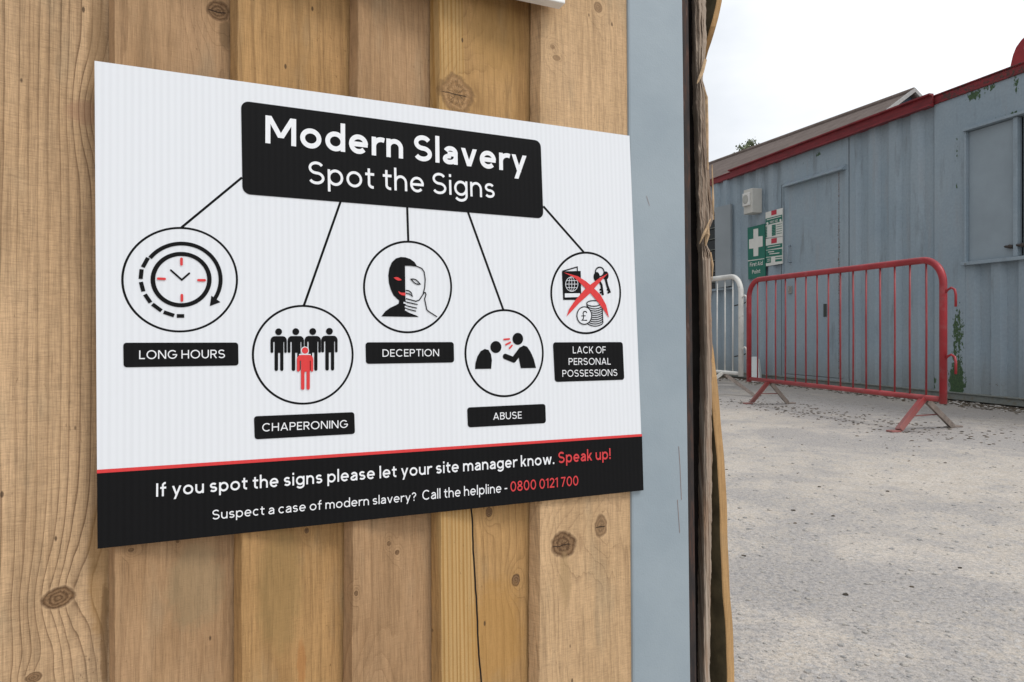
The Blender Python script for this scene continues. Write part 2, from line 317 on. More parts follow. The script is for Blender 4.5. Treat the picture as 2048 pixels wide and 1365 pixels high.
LB = dict(light=(.50, .335, .19), dark=(.235, .13, .062))
KB = -.006
def seam(xt, xb): a = fp(xt, 60, KB); b = fp(xb, 1300, KB); return a[0], b[0]
k_ = px_knot
def stn(x, y, rx, ry, col, k): a = k_(x, y, rx, ry); return (a[0], a[1], a[2], a[3], col, k)
sB = [fp(0, 640, KB)[0] - .035, None]
mats = [
 wood('wood_pale_ringed', (.55, .385, .24), (.17, .095, .047), 125., 1.3, knots=[k_(112, 1204, 33, 20), k_(62, 1363, 16, 10, .9)],
      bends=[(*k_(215, 215, 60, 90)[:4], 3.2), (*k_(150, 1185, 75, 130)[:4], 1.5)], warp=.16, line=1.0, kring=.30, sawn=.75, blotch=.08,
      stain=[stn(195, 1150, 26, 150, (.33, .19, .07), .55), stn(190, 100, 22, 140, (.24, .15, .075), .6), stn(205, 1290, 9, 120, (.19, .11, .05), .7), stn(165, 215, 40, 26, (.36, .2, .12), .5)]),
 wood('wood_pink_brown', (.42, .275, .16), (.26, .15, .075), 55., 4.1, knots=[k_(437, 8, 24, 20, .95), k_(262, 1101, 6, 4), k_(355, 1087, 4, 4)], warp=.8, line=.55, sawn=.3, blotch=.15,
      stain=[stn(392, 1180, 60, 90, (.25, .2, .115), .4), stn(452, 55, 14, 30, (.16, .1, .05), .6), stn(290, 130, 12, 150, (.27, .17, .09), .4)]),
 wood('wood_ochre', (.43, .265, .12), (.23, .125, .05), 65., 7.7, knots=[k_(617, 1066, 5, 6)], warp=.5, line=.6, sawn=.3, blotch=.14,
      stain=[stn(606, 1335, 10, 50, (.36, .15, .045), .55), stn(560, 1180, 50, 140, (.25, .175, .07), .4)]),
 wood('wood_pale_plain', (.42, .275, .16), (.27, .155, .075), 45., 11.3, knots=[k_(800, 1110, 5, 5), k_(712, 1187, 4, 5), k_(782, 1091, 4, 5)],
      bends=[(*k_(750, 1420, 45, 110)[:4], 4.5)], warp=.4, line=.5, sawn=.3, blotch=.12),
 wood('wood_yellow_split', (.45, .28, .125), (.24, .13, .05), 85., 14.9, knots=[k_(914, 186, 36, 36, .85, 1.9), k_(1043, 1168, 9, 12), k_(985, 1028, 7, 10)], warp=.4, line=.6, sawn=.3, blotch=.14,
      crack=[(*fp(946, 1020, KB), *fp(968, 1365, KB), .0011)],
      stripe=(fp(880, 1100, KB)[0], fp(950, 1100, KB)[0], .0052, (.50, .32, .135), (.36, .2, .06)),
      stain=[stn(1000, 1270, 60, 110, (.40, .215, .06), .5), stn(1000, 60, 60, 90, (.40, .235, .08), .4)]),
 wood('wood_light_sawn', (.56, .39, .235), (.31, .19, .1), 60., 19.2, knots=[k_(1126, 1090, 25, 25), k_(1203, 1054, 13, 21, .75), k_(1198, 14, 9, 11, .7), k_(1113, 116, 8, 6, .6), k_(1105, 94, 5, 5, .6)], warp=.5, line=.45, sawn=.6, blotch=.10,
      bends=[(*k_(1140, 1290, 40, 160)[:4], 3.)], stain=[stn(1130, 1160, 12, 60, (.36, .24, .12), .6)]),
]
m_left = wood('wood_side_run', (.45, .295, .165), (.25, .145, .07), 70., 23.5, warp=.5, line=.6, sawn=.4)
zb = -CAM.z - (FO - CAM).z                                        # ground level in the fence frame, along y
TB, TT = zb + .03, .72
seams = [(fp(212, 60, KB)[0], fp(214, 1300, KB)[0]), (fp(463, 60, KB)[0], fp(470, 1300, KB)[0]), (fp(703, 60, KB)[0], fp(691, 1300, KB)[0]),
         (fp(866, 60, KB)[0], fp(871, 1300, KB)[0]), (fp(1070, 60, KB)[0], fp(1072, 1300, KB)[0])]
t60, t1300 = fp(640, 60, KB)[1], fp(640, 1300, KB)[1]
def lin(pair, t): k = (t - t1300) / (t60 - t1300); return pair[1] + (pair[0] - pair[1]) * k
e_right = (fp(1258, 60, KB)[0] + .012, fp(1266, 1300, KB)[0] + .012)
e_left = (sB[0], sB[0])
lefts = [tuple(x - .118 * k for x in e_left) for k in (3, 2, 1)] + [e_left] + seams
rights = lefts[1:] + [e_right]
fence_root = empty('timber_fence', at(FM, (.15, zb, -.03)))
tag(fence_root, 'close boarded timber fence of upright overlapping boards with knots, behind the black and white sign', 'fence')
OFF = (-.15, -zb, .03)
rnd = random.Random(5)
for i, (L, Rr) in enumerate(zip(lefts, rights)):
    g = G(); rows = 150; prof = []
    ph = rnd.random() * 6
    for j in range(rows + 1):
        t = TB + (TT - TB) * j / rows
        l = lin(L, t) + .0007 * math.sin(t * 9 + ph) + rnd.uniform(-.0003, .0003); r = lin(Rr, t)
        cup = .0012 * math.sin(t * 2.3 + ph); rw = .0005 * math.sin(t * 31 + ph) * math.sin(t * 13) + rnd.uniform(-.00015, .00015)
        last = (i == len(lefts) - 1)
        zf, zr = -.0052, (-.0238 if not last else -.0085)
        lo = r + (.016 if not last else 0)
        prof.append([(l + .020, t, -.036), (l + .0195, t, -.0222), (l + .0004, t, -.0218), (l + .0008, t, -.0195), (l + .0056 + rw, t, zf - .0022 + cup * .3), (l + .0066 + rw, t, zf - .0003), (l + .012, t, zf),
                     (l * .66 + r * .34, t, zf * .67 + zr * .33 - abs(cup)), (l * .33 + r * .67, t, zf * .33 + zr * .67 - abs(cup)),
                     (r - .002, t, zr), (lo, t, zr - .0020), (lo, t, -.036)])
    nn = len(prof[0])
    vs = [q for row in prof for q in row]; fs = []
    for j in range(rows):
        for k in range(nn):
            k2 = (k + 1) % nn; fs.append((j * nn + k, j * nn + k2, (j + 1) * nn + k2, (j + 1) * nn + k))
    fs.append(tuple(range(nn))); fs.append(tuple(rows * nn + k for k in range(nn)))
    g.add(vs, fs)
    b = g.build('board', m_left if i < 3 else mats[i - 3], fence_root, OFF, smooth=False)
for y0 in (zb + .16, .42): G().box((lefts[0][0] + .01, y0, -.085), (e_right[0] - .012, y0 + .09, -.0375)).build('rail', m_left, fence_root, OFF, bevel=.003)

# ------------------------------------------------------------------ lettering: monoline geometric skeleton letters
def arc(cx, cy, rx, ry, a0, a1, n=None):
    n = n or max(6, int(abs(a1 - a0) / 12))
    return [(cx + rx * math.cos(rad(a0 + (a1 - a0) * i / n)), cy + ry * math.sin(rad(a0 + (a1 - a0) * i / n))) for i in range(n + 1)]
def glyph(ch, w):
    """list of strokes ('p', pts) polyline or ('d', a, b) level-cut diagonal, and ink width"""
    h = w / 2; e = max(0, (w - .09)) * .55; S = []; X, C, D, A = .5, .7, -.2, .745
    P = lambda *pts: S.append(('p', list(pts)))
    PL = lambda pts: S.append(('p', pts))
    DL = lambda a, b: S.append(('d', a, b))
    o = lambda cx, cy, rx, ry: S.append(('p', arc(cx, cy, rx - h, ry - h, 0, 360, 36)))
    if ch == ' ': return S, .215
    if ch == 'o': W = .55 + e; o(W/2, X/2, W/2, .258)
    elif ch in 'dbpqg':
        W = .53 + e; o(W/2 if ch not in 'dqg' else W/2 - .0, X/2, W/2, .258)
        x = W - h if ch in 'dqg' else h
        if ch in 'db': P((x, 0), (x, A))
        elif ch in 'pq': P((x, D), (x, X))
        else: PL([(x, X), (x, .0)] + arc(W/2, .0, W/2 - h, .205 - h, 0, -152)[1:])
    elif ch == 'e':
        W = .52 + e; PL(arc(W/2, X/2, W/2 - h, .258 - h, 0, 318, 30)); P((h*.9, X/2 - .0 + (0 if w < .12 else .0)), (W - h*.15, X/2))
    elif ch == 'c': W = .48 + e; PL(arc(W*.54, X/2, W*.54 - h, .258 - h, 48, 312))
    elif ch == 'a':
        W = .45 + e; x = W - h
        PL(arc(W*.52, .32, W*.48 - h, .186 - h, 160, 0) + [(x, 0)])
        PL([(x, .285), (W*.45, .285)] + arc(W*.42, .1375, W*.42 - h, .1475 - h, 90, 270)[0:] + arc(W*.48, .20, W*.52 - h, .207 - h, 270, 350)[0:])
    elif ch == 's':
        W = .41 + e; u = (.508 - w) / 4; PL(arc(W/2, .254 + u, W*.475 - h, u, 28, 270) + arc(W/2, .254 - u, W/2 - h, u, 90, -152)[1:])
    elif ch == 'r': W = .315 + e; P((h, 0), (h, X)); PL(arc(.26 + e, .25, .26 + e - h, .258 - h, 180, 66))
    elif ch == 'n': W = .475 + e; P((h, 0), (h, X)); PL(arc(W/2, .27, W/2 - h, .238 - h, 180, 0) + [(W - h, 0)])
    elif ch == 'h': W = .475 + e; P((h, 0), (h, A)); PL(arc(W/2, .27, W/2 - h, .238 - h, 180, 0) + [(W - h, 0)])
    elif ch == 'u': W = .475 + e; P((W - h, 0), (W - h, X)); PL([(h, X)] + arc(W/2, .23, W/2 - h, .238 - h, 180, 360))
    elif ch == 'm':
        W = .77 + e*1.5; P((h, 0), (h, X)); q = (W - w) / 4
        PL(arc(h + q, .27, q, .238 - h, 180, 0) + [(W/2, 0)]); PL(arc(h + 3*q, .27, q, .238 - h, 180, 0) + [(W - h, 0)])
    elif ch == 'i': W = w; P((h, 0), (h, X)); S.append(('p', [(h, .60), (h, .60 + w*1.12)]))
    elif ch == 'l': W = w; P((h, 0), (h, A))
    elif ch == 't': W = .32 + e*.5; x = .115 + h*.4; PL([(x, .64), (x, .15)] + arc(x + .14, .15, .14, .155 - h, 180, 280)[1:]); P((0, X - h), (W, X - h))
    elif ch == 'f': W = .32 + e*.5; x = .125 + h*.3; PL([(x, 0), (x, .58)] + arc(x + .14, .58, .14, .165 - h, 180, 85)[1:]); P((0, X - h), (W*.98, X - h))
    elif ch == 'v': W = .50 + e; DL((h*1.1, X), (W/2, 0)); DL((W - h*1.1, X), (W/2, 0))
    elif ch == 'y': W = .50 + e; DL((h*1.1, X), (W/2 + .0, .0)); DL((W - h*1.1, X), (W*.30, D))
    elif ch == 'w': W = .74 + e*1.4; DL((h*1.1, X), (W*.27, 0)); DL((W/2, X), (W*.27, 0)); DL((W/2, X), (W*.73, 0)); DL((W - h*1.1, X), (W*.73, 0))
    elif ch == 'k': W = .45 + e; P((h, 0), (h, A)); DL((W - h*1.5, X), (h*1.6, .17)); DL((W*.40, .29), (W - h*1.3, 0))
    elif ch == 'M': W = .78 + e; P((h, 0), (h, C)); P((W - h, 0), (W - h, C)); DL((h*1.25, C), (W/2, .17)); DL((W - h*1.25, C), (W/2, .17))
    elif ch == 'S': W = .54 + e; u = (.715 - w) / 4; PL(arc(W/2, .35 + u, W*.475 - h, u, 28, 270) + arc(W/2, .35 - u, W/2 - h, u, 90, -154)[1:])
    elif ch == 'I': W = w; P((h, 0), (h, C))
    elif ch == 'L': W = .42 + e; P((h, 0), (h, C)); P((h, h), (W, h))
    elif ch == 'O': W = .74 + e; o(W/2, C/2, W/2, .36)
    elif ch == 'N': W = .60 + e; P((h, 0), (h, C)); P((W - h, 0), (W - h, C)); DL((h*1.3, C), (W - h*1.3, 0))
    elif ch == 'G': W = .68 + e; PL(arc(.36, C/2, .36 - h, .36 - h, 42, 360)); P((W*.55, .33), (.72 - h*.5, .33)); W = .71
    elif ch == 'C': W = .66 + e; PL(arc(.36, C/2, .36 - h, .36 - h, 45, 315))
    elif ch == 'H': W = .58 + e; P((h, 0), (h, C)); P((W - h, 0), (W - h, C)); P((h, C/2), (W - h, C/2))
    elif ch == 'U': W = .57 + e; PL([(h, C), (h, .27)] + arc(W/2, .27, W/2 - h, .28 - h, 180, 360)[1:] + [(W - h, C)])
    elif ch in 'RP':
        W = .50 + e; P((h, 0), (h, C)); q = .205
        PL([(h, C - h), (W - q, C - h)] + arc(W - q, C - q, q - h, q - h, 90, -90)[1:] + [(h, C - 2*q + h)])
        if ch == 'R': DL((W*.50, C - 2*q + h), (W - h*.8, 0))
    elif ch == 'D': W = .60 + e; P((h, 0), (h, C)); PL([(h, C - h), (W*.42, C - h)] + arc(W*.42, C/2, W*.58 - h, C/2 - h, 90, -90)[1:] + [(h, h)])
    elif ch == 'B':
        W = .50 + e; P((h, 0), (h, C)); PL([(h, C - h), (W*.58, C - h)] + arc(W*.58, .53, W*.36 - h*.6, .17 - h, 90, -90)[1:] + [(h, .36 + .0)])
        PL([(W*.58, .36)] + arc(W*.58, .18 + h/2, W*.42 - h, .18 - h/2, 90, -90)[1:] + [(h, h)])
    elif ch in 'EF':
        W = .43 + e; P((h, 0), (h, C)); P((h, C - h), (W, C - h)); P((h, C*.5), (W*.93, C*.5))
        if ch == 'E': P((h, h), (W, h))
    elif ch == 'T': W = .50 + e; P((W/2, 0), (W/2, C)); P((0, C - h), (W, C - h))
    elif ch == 'A': W = .64 + e; DL((W/2, C), (h*1.1, 0)); DL((W/2, C), (W - h*1.1, 0)); P((W*.2, .20), (W*.8, .20))
    elif ch == 'K': W = .54 + e; P((h, 0), (h, C)); DL((W - h*1.5, C), (h*1.6, .22)); DL((W*.36, .41), (W - h*1.2, 0))
    elif ch == '0': W = .54 + e; o(W/2, C/2, W/2, .36)
    elif ch == '8': W = .50 + e; o(W/2, .53, W*.43, .18); o(W/2, .19, W/2, .20)
    elif ch == '1': W = .24; P((W - h, 0), (W - h, C)); DL((W - h, C - h*.4), (h*.4, C*.80))
    elif ch == '2': W = .47 + e; PL(arc(W/2, C - .22, W/2 - h, .225 - h, 165, -22) + [(h*1.2, h*1.1)]); P((0, h), (W, h))
    elif ch == '7': W = .46 + e; P((0, C - h), (W, C - h)); DL((W - h*1.2, C - h), (W*.28, 0))
    elif ch == '.': W = w*1.15; P((W/2, 0), (W/2, w*1.1))
    elif ch == '-': W = .26; P((0, .27), (W, .27))
    elif ch == '!': W = w*1.1; P((W/2, .2), (W/2, C)); P((W/2, 0), (W/2, w*1.1))
    elif ch == '?': W = .40; PL(arc(W/2, C - .19, W/2 - h, .19 - h, 170, -40) + arc(W*.60, .22, W*.10, .14, 90, 180)[0:]); P((W/2, 0), (W/2, w*1.1))
    elif ch == '+': W = .5; P((0, .35), (.5, .35)); P((.25, .1), (.25, .6))
    else: W = .3
    return S, W
NARROW = 'rtfvywckT.'
def strip(pts, w, closed=False):
    """quads along a polyline with mitred joins"""
    n = len(pts)
    if n > 2 and abs(pts[0][0] - pts[-1][0]) < 1e-7 and abs(pts[0][1] - pts[-1][1]) < 1e-7: closed = True; pts = pts[:-1]; n -= 1
    L = []; Rr = []
    for i in range(n):
        a = pts[i - 1] if (i > 0 or closed) else None; b = pts[i]; c = pts[(i + 1) % n] if (i < n - 1 or closed) else None
        def nrm(u, v):
            dx, dy = v[0] - u[0], v[1] - u[1]; l = math.hypot(dx, dy) or 1e-9; return (-dy / l, dx / l)
        if a is None: nx, ny = nrm(b, c); k = 1
        elif c is None: nx, ny = nrm(a, b); k = 1
        else:
            n1_, n2_ = nrm(a, b), nrm(b, c); nx, ny = n1_[0] + n2_[0], n1_[1] + n2_[1]; l = math.hypot(nx, ny) or 1e-9; nx /= l; ny /= l
            k = 1 / max(.5, nx * n1_[0] + ny * n1_[1])
        L.append((b[0] + nx * w / 2 * k, b[1] + ny * w / 2 * k)); Rr.append((b[0] - nx * w / 2 * k, b[1] - ny * w / 2 * k))
    fs = []; m_ = n if closed else n - 1
    for i in range(m_): j = (i + 1) % n; fs.append((i, n + i, n + j, j))
    return L + Rr, fs
class Ink:
    """thin printed layer on a board: px -> board coordinates through mp, printed at height z"""
    def __init__(s, mp, z, dz=.000002): s.mp = mp; s.z = z; s.dz = dz; s.g = G(); s.c = 0
    def _z(s): s.c += 1; return s.z + s.dz * (s.c % 60)
    def sc(s, x, y):
        a = s.mp(x, y - 4); b = s.mp(x, y + 4); return math.hypot(a[0] - b[0], a[1] - b[1]) / 8
    def poly(s, pts): s.g.flat([s.mp(*p) for p in pts], s._z()); return s
    def line(s, pts, wpx, cap=False):
        q = [s.mp(*p) for p in pts]; k = s.sc(*pts[len(pts) // 2]); vs, fs = strip(q, wpx * k); z = s._z()
        s.g.add([(v[0], v[1], z) for v in vs], fs)
        if cap:
            for e_ in (q[0], q[-1]): s.disc(e_, wpx * k / 2)
        return s
    def disc(s, c, r, n=16): s.g.flat([(c[0] + r * math.cos(2 * math.pi * i / n), c[1] + r * math.sin(2 * math.pi * i / n)) for i in range(n)], s._z())
    def oval(s, x, y, rx, ry, n=28): return s.poly([(x + rx * math.cos(2 * math.pi * i / n), y + ry * math.sin(2 * math.pi * i / n)) for i in range(n)])
    def ring(s, x, y, rx, ry, w, a0=0, a1=360, n=56): return s.line([(x + rx * math.cos(rad(a0 + (a1 - a0) * i / n)), y - ry * math.sin(rad(a0 + (a1 - a0) * i / n))) for i in range(n + 1)], w)
    def rrect(s, TL, TR, BR, BL, rpx=8):
        q = [s.mp(*p) for p in (TL, TR, BR, BL)]; k = s.sc(*TL) * rpx; out = []
        for i in range(4):
            a, b, c = Vector(q[i - 1]), Vector(q[i]), Vector(q[(i + 1) % 4]); u = (a - b).normalized(); v = (c - b).normalized()
            for j in range(7):
                th = rad(90 * j / 6); out.append(tuple(b + u * k * (1 - math.sin(th)) + v * k * (1 - math.cos(th))))
        s.g.flat(out, s._z()); return s
    def text(s, txt, pl, pr, ptop, w, gap=.095):
        p0, p1, pt = Vector(s.mp(*pl)), Vector(s.mp(*pr)), Vector(s.mp(*ptop))
        bx = (p1 - p0); L = bx.length; bx.normalize(); by = Vector((-bx.y, bx.x)); size = (pt - p0).dot(by) / .7
        gap = gap + .018
        x = 0; items = []
        for i, ch in enumerate(txt):
            st, W = glyph(ch, w); items.append((x, st)); x += W + (0 if ch == ' ' else gap * (.86 if ch in NARROW else 1))
            if ch != ' ' and i == len(txt) - 1: x -= gap * (.86 if ch in NARROW else 1)
        kx = L / x
        T = lambda u, v: p0 + bx * u * kx + by * v * size
        for x0, st in items:
            for q in st:
                z = s._z()
                if q[0] == 'p':
                    vs, fs = strip(q[1], w)
                else:
                    (ax, ay), (bx_, by_) = q[1], q[2]; l = math.hypot(bx_ - ax, by_ - ay); hx = w / 2 * l / abs(by_ - ay)
                    vs = [(ax - hx, ay), (ax + hx, ay), (bx_ + hx, by_), (bx_ - hx, by_)]; fs = [(0, 1, 2, 3)]
                s.g.add([(*T(x0 + v[0], v[1]), z) for v in vs], fs)
        return s
    def build(s, name, mat, parent, off): 
        o_ = s.g.build(name, mat, parent, off, recalc=False)
        bm = bmesh.new(); bm.from_mesh(o_.data)
        for f_ in bm.faces:
            f_.normal_update()
            if f_.normal.z < 0: f_.normal_flip()
        bm.to_mesh(o_.data); bm.free(); return o_

# ------------------------------------------------------------------ main sign
def sign_mat(name, col, rough=.42, amt=.035, spec=.35):
    m = M(name); p = m.obj(); s_, t_, z_ = m.sep(p)
    fl = m.a('ADD', m.a('MULTIPLY', m.a('SINE', m.a('MULTIPLY', s_, 2 * math.pi / .0062)), .5), .5)
    ir = m.noise(m.com(m.a('MULTIPLY', s_, 85.), m.a('MULTIPLY', t_, .8), 0.), 1., 3, .6)
    v = m.a('ADD', m.a('MULTIPLY', fl, .6), m.a('MULTIPLY', ir, .8))
    c = m.mix(m.mr(v, .25, 1.05), tuple(x * (1 - amt) for x in col), tuple(min(1, x * (1 + amt)) for x in col))
    m.bump(fl, .06, .0004); return m.out(c, rough, 0, spec)
S_WHITE = sign_mat('sign_white', (.725, .745, .775), amt=.027)
S_BLACK = sign_mat('sign_black', (.0075, .0075, .008), .55, .10, .08)
S_RED = sign_mat('sign_red', (.66, .045, .045), .45, .03, .25)
S_REDT = sign_mat('sign_red_lettering', (.60, .05, .055), .45, .03, .25)
S_TEXT = sign_mat('sign_white_lettering', (.80, .81, .83), .45, .02)
corn = [fp(189, 122), fp(1259, 272), fp(1287, 981), fp(195, 1098)]
s0 = ((corn[3][0] + corn[2][0]) / 2, (corn[3][1] + corn[2][1]) / 2)
sign = empty('safety_sign', at(FM, (s0[0], s0[1], -.002)))
tag(sign, 'large white and black notice headed Modern Slavery Spot the Signs, fixed to the timber fence', 'sign')
SO = (-s0[0], -s0[1], .002)
g = G(); g.prism(corn[::-1], -.004, 0.); g.build('panel', S_WHITE, sign, SO)
Z1, Z2, Z3 = .00015, .00045, .00075
def ink(z): return Ink(fp, z)
# footer band, stripe
foot = ink(Z1).poly([(193.9, 947), (1284, 873), (1287, 981), (195, 1098)]).build('footer_band', S_BLACK, sign, SO)
ink(.0003).poly([(193.7, 940), (1283.6, 868.3), (1283.8, 873.2), (193.9, 947.2)]).build('red_stripe', S_RED, sign, SO)
i_ = ink(Z3); i_.text('If you spot the signs please let your site manager know.', (312.3, 993.8), (1108, 928.2), (312.3, 967.2), .106)
i_.text('Suspect a case of modern slavery?', (424.4, 1039.5), (831.9, 1001.5), (424.4, 1020.5), .088)
i_.text('Call the helpline -', (844.4, 1000.3), (1014, 984.2), (844.4, 981), .088)
i_.build('white_lettering', S_TEXT, foot, None)
i_ = ink(Z3); i_.text('Speak up!', (1116.2, 926.8), (1220.7, 918.2), (1116.2, 904.5), .112)
i_.text('0800 0121 700', (1020.5, 983.6), (1156.2, 970.6), (1020.5, 963.6), .10)
i_.build('red_lettering', S_REDT, foot, None)
ti = ink(Z2).rrect((482, 202), (1081, 282.3), (1086.5, 437.8), (485, 388.5), 15).build('title_panel', S_BLACK, sign, SO)
i_ = ink(Z3); i_.text('Modern Slavery', (530.6, 286.8), (1053, 346.6), (529.5, 231.2), .128, .09)
i_.text('Spot the Signs', (616.7, 367.8), (989, 397.3), (616.7, 323), .086)
i_.build('white_lettering', S_TEXT, ti, None)
for (a, b) in (((484, 355.5), (363, 455.5)), ((681, 404), (608, 611)), ((814.3, 414), (816.5, 483)), ((936, 425), (1006.5, 620)), ((1086.5, 413), (1167.5, 505))):
    ink(Z1).line([a, b], 4.6).build('connector_line', S_BLACK, sign, SO)
def caption(q, rows, label, w=.088):
    b_ = ink(Z2).rrect(*q, 6).build('caption_plate', S_BLACK, sign, SO); tag(b_, label)
    i_ = ink(Z3)
    for r in rows: i_.text(r[0], r[1], r[2], r[3], w, .10)
    i_.build('white_lettering', S_TEXT, b_, None)
caption(((246.5, 686), (476.3, 685.6), (477, 731.4), (247.3, 735.2)), [('LONG HOURS', (278.4, 718.8), (449.9, 716.5), (278.2, 701.4))], 'black plate reading LONG HOURS')
caption(((507.7, 833), (708.4, 824.6), (709.9, 868.2), (509.4, 879.2)), [('CHAPERONING', (524.3, 863.4), (695.4, 855.8), (524.3, 847.2))], 'black plate reading CHAPERONING')
caption(((730.8, 685.2), (907.2, 684.6), (908.1, 725.4), (731.8, 728.3)), [('DECEPTION', (764.8, 714), (877.8, 712.9), (764.8, 699.2))], 'black plate reading DECEPTION')
caption(((934, 815.4), (1090.4, 808.2), (1091.6, 846.7), (935.6, 855.4)), [('ABUSE', (986, 840.2), (1043, 837.3), (986, 826))], 'black plate reading ABUSE')
caption(((1105.6, 685.2), (1245, 684.6), (1248.3, 760), (1109.4, 764.4)), [('LACK OF', (1145.2, 707.2), (1211, 707), (1145.2, 693.4)),
        ('PERSONAL', (1136.8, 730.4), (1220.9, 729.6), (1136.8, 716.8)), ('POSSESSIONS', (1124.3, 754.2), (1234, 752), (1124.3, 740.6))], 'black plate reading LACK OF PERSONAL POSSESSIONS', .084)
def circle_icon(x0, x1, y0, y1, label, draw_black, draw_red=None, draw_white=None, draw_top=None):
    cx, cy = (x0 + x1) / 2, (y0 + y1) / 2
    r_ = ink(Z1).ring(cx, cy, (x1 - x0) / 2 - 2, (y1 - y0) / 2 - 2, 4.3, n=80)
    r_ = r_.build('icon_circle', S_BLACK, sign, SO); tag(r_, label)
    k = ink(Z2); draw_black(k); k.build('pictogram', S_BLACK, r_, None)
    if draw_white: k = ink(.0006); draw_white(k); k.build('white_detail', S_WHITE, r_, None)
    if draw_top: k = ink(.00075); draw_top(k); k.build('pictogram_outline', S_BLACK, r_, None)
    if draw_red: k = ink(.0009); draw_red(k); k.build('red_detail', S_RED, r_, None)
def Zm(ox, oy, s): return lambda *pts: [(ox + p[0] / s, oy + p[1] / s) for p in pts]
za = Zm(180, 420, 4.0156)
def clock_b(k):
    c_, = za((732, 561)); k.ring(c_[0], c_[1], 227 / 4.0156, 206 / 4.0156, 8.3)
    c_, = za((734, 562)); k.ring(c_[0], c_[1], 315 / 4.0156, 290 / 4.0156, 7.4, 143, -33)
    k.poly(za((975, 690), (1048, 742), (962, 774)))
    for d in (((466, 386), (424, 462)), ((415, 478), (407, 556)), ((409, 580), (429, 656)), ((441, 680), (487, 746)), ((501, 758), (574, 812)), ((592, 822), (676, 850)), ((697, 853), (757, 853))):
        k.line(za(*d), 7.4)
    k.line(za((650, 486), (737, 563), (797, 511)), 3.6, cap=True)
def clock_r(k):
    for d in (((735, 394), (735, 440)), ((738, 686), (738, 730)), ((548, 553.5), (600, 556)), ((871, 566), (921, 567))): k.line(za(*d), 4.8, cap=True)
circle_icon(242.8, 475.9, 454.4, 665.4, 'black ring holding a clock with an arrow round it', clock_b, clock_r)
zc = Zm(480, 590, 4.404)
def man(k, cx, dy, hr=30, fat=0):
    c_, = zc((cx, 326 + dy)); k.oval(c_[0], c_[1], hr / 4.404, hr / 4.404)
    q = [(-72, 400), (-66, 382), (-54, 370), (-40, 365), (40, 365), (54, 370), (66, 382), (72, 400), (72, 504), (66, 512), (55, 512), (49, 504), (49, 416), (42, 416), (42, 660), (35, 671), (21, 671), (13, 660), (13, 512), (-5, 512), (-5, 660), (-12, 671), (-28, 671), (-36, 660), (-36, 416), (-47, 416), (-47, 504), (-53, 512), (-65, 512), (-72, 504)]
    k.poly(zc(*[(cx + x + (2 if 40 > x > -40 else 0) * 0, y + dy) for x, y in q]))
def chap_b(k):
    for cx, dy in ((340, 0), (491, -1), (640, -2), (787, -4)): man(k, cx, dy)
def chap_w(k):
    c_, = zc((571, 492)); k.oval(c_[0], c_[1], 36 / 4.404, 36 / 4.404); k.poly(zc((520, 522), (622, 522), (622, 532), (520, 532)))
circle_icon(503.8, 707.2, 610.3, 809.8, 'black ring holding four dark figures behind a red one', chap_b, lambda k: man(k, 572, 165, 28), chap_w)
ze = Zm(710, 460, 4.709)
def dec_b(k):
    k.poly(ze((470, 332), (580, 338), (560, 305), (520, 276), (475, 260), (430, 257), (385, 270), (345, 308), (322, 365), (313, 430), (318, 500), (335, 560), (360, 615), (395, 650), (414, 666), (411, 694), (385, 710), (330, 735), (285, 768), (248, 816), (600, 822), (575, 806), (520, 786), (478, 766), (474, 640)))
def dec_w(k):
    for d in (((456, 686), (486, 694)), ((468, 722), (492, 729)), ((470, 752), (492, 759))): k.line(ze(*d), 3.2)
def lens(k, a, b, fat, w=None):
    pts = []
    for i in range(13): t = i / 12; pts.append((a[0] + (b[0] - a[0]) * t + 0, a[1] + (b[1] - a[1]) * t - fat * math.sin(math.pi * t)))
    for i in range(1, 12): t = 1 - i / 12; pts.append((a[0] + (b[0] - a[0]) * t, a[1] + (b[1] - a[1]) * t + fat * math.sin(math.pi * t)))
    if w: k.line(ze(*(pts + [pts[0]])), w)
    else: k.poly(ze(*pts))
def dec_t(k):
    k.line(ze((470, 334), (520, 335), (580, 344), (628, 365), (650, 398), (660, 470), (656, 540), (640, 608), (604, 662), (572, 674), (478, 648)), 2.1)
    for d in (((470, 678), (585, 704)), ((476, 714), (578, 738)), ((482, 744), (570, 766))): k.line(ze(*d), 2.1, cap=True)
    k.line(ze((640, 608), (650, 590), (660, 592), (667, 610), (654, 652), (668, 720), (674, 752), (690, 768), (770, 820)), 2.1)
    lens(k, (526, 466), (612, 512), 18, 2.2)
    k.line(ze((476, 571), (505, 575), (527, 592), (540, 628), (512, 606), (476, 596)), 2.1)
def dec_r(k):
    lens(k, (362, 452), (438, 474), 15); k.poly(ze((405, 578), (430, 592), (473, 594), (473, 621), (440, 617), (415, 602)))
circle_icon(726, 904.3, 481.9, 667.1, 'black ring holding a face half hidden by a mask', dec_b, dec_r, dec_w, dec_t)
zf_ = Zm(910, 600, 5.055)
def ab_b(k):
    k.poly(zf_((202, 700), (206, 640), (226, 572), (258, 520), (300, 497), (338, 508), (362, 550), (372, 610), (364, 698)))
    c_, = zf_((412, 478)); k.oval(c_[0], c_[1], 11, 12); c_, = zf_((634, 395)); k.oval(c_[0], c_[1], 10.6, 12)
    k.poly(zf_((640, 560), (632, 540), (655, 485), (690, 462), (728, 474), (765, 530), (795, 600), (818, 690), (664, 692), (646, 604)))
    k.line(zf_((508, 574), (592, 608)), 11.2, cap=True); k.line(zf_((592, 608), (668, 505)), 11.2, cap=True)
def ab_r(k):
    for d in (((487, 402), (552, 396)), ((507, 457), (562, 428)), ((545, 495), (578, 457))): k.line(zf_(*d), 3.4)
circle_icon(928.8, 1087.6, 618.8, 794.9, 'black ring holding one figure shouting at another', ab_b, ab_r)
zl = Zm(1080, 480, 4.405)
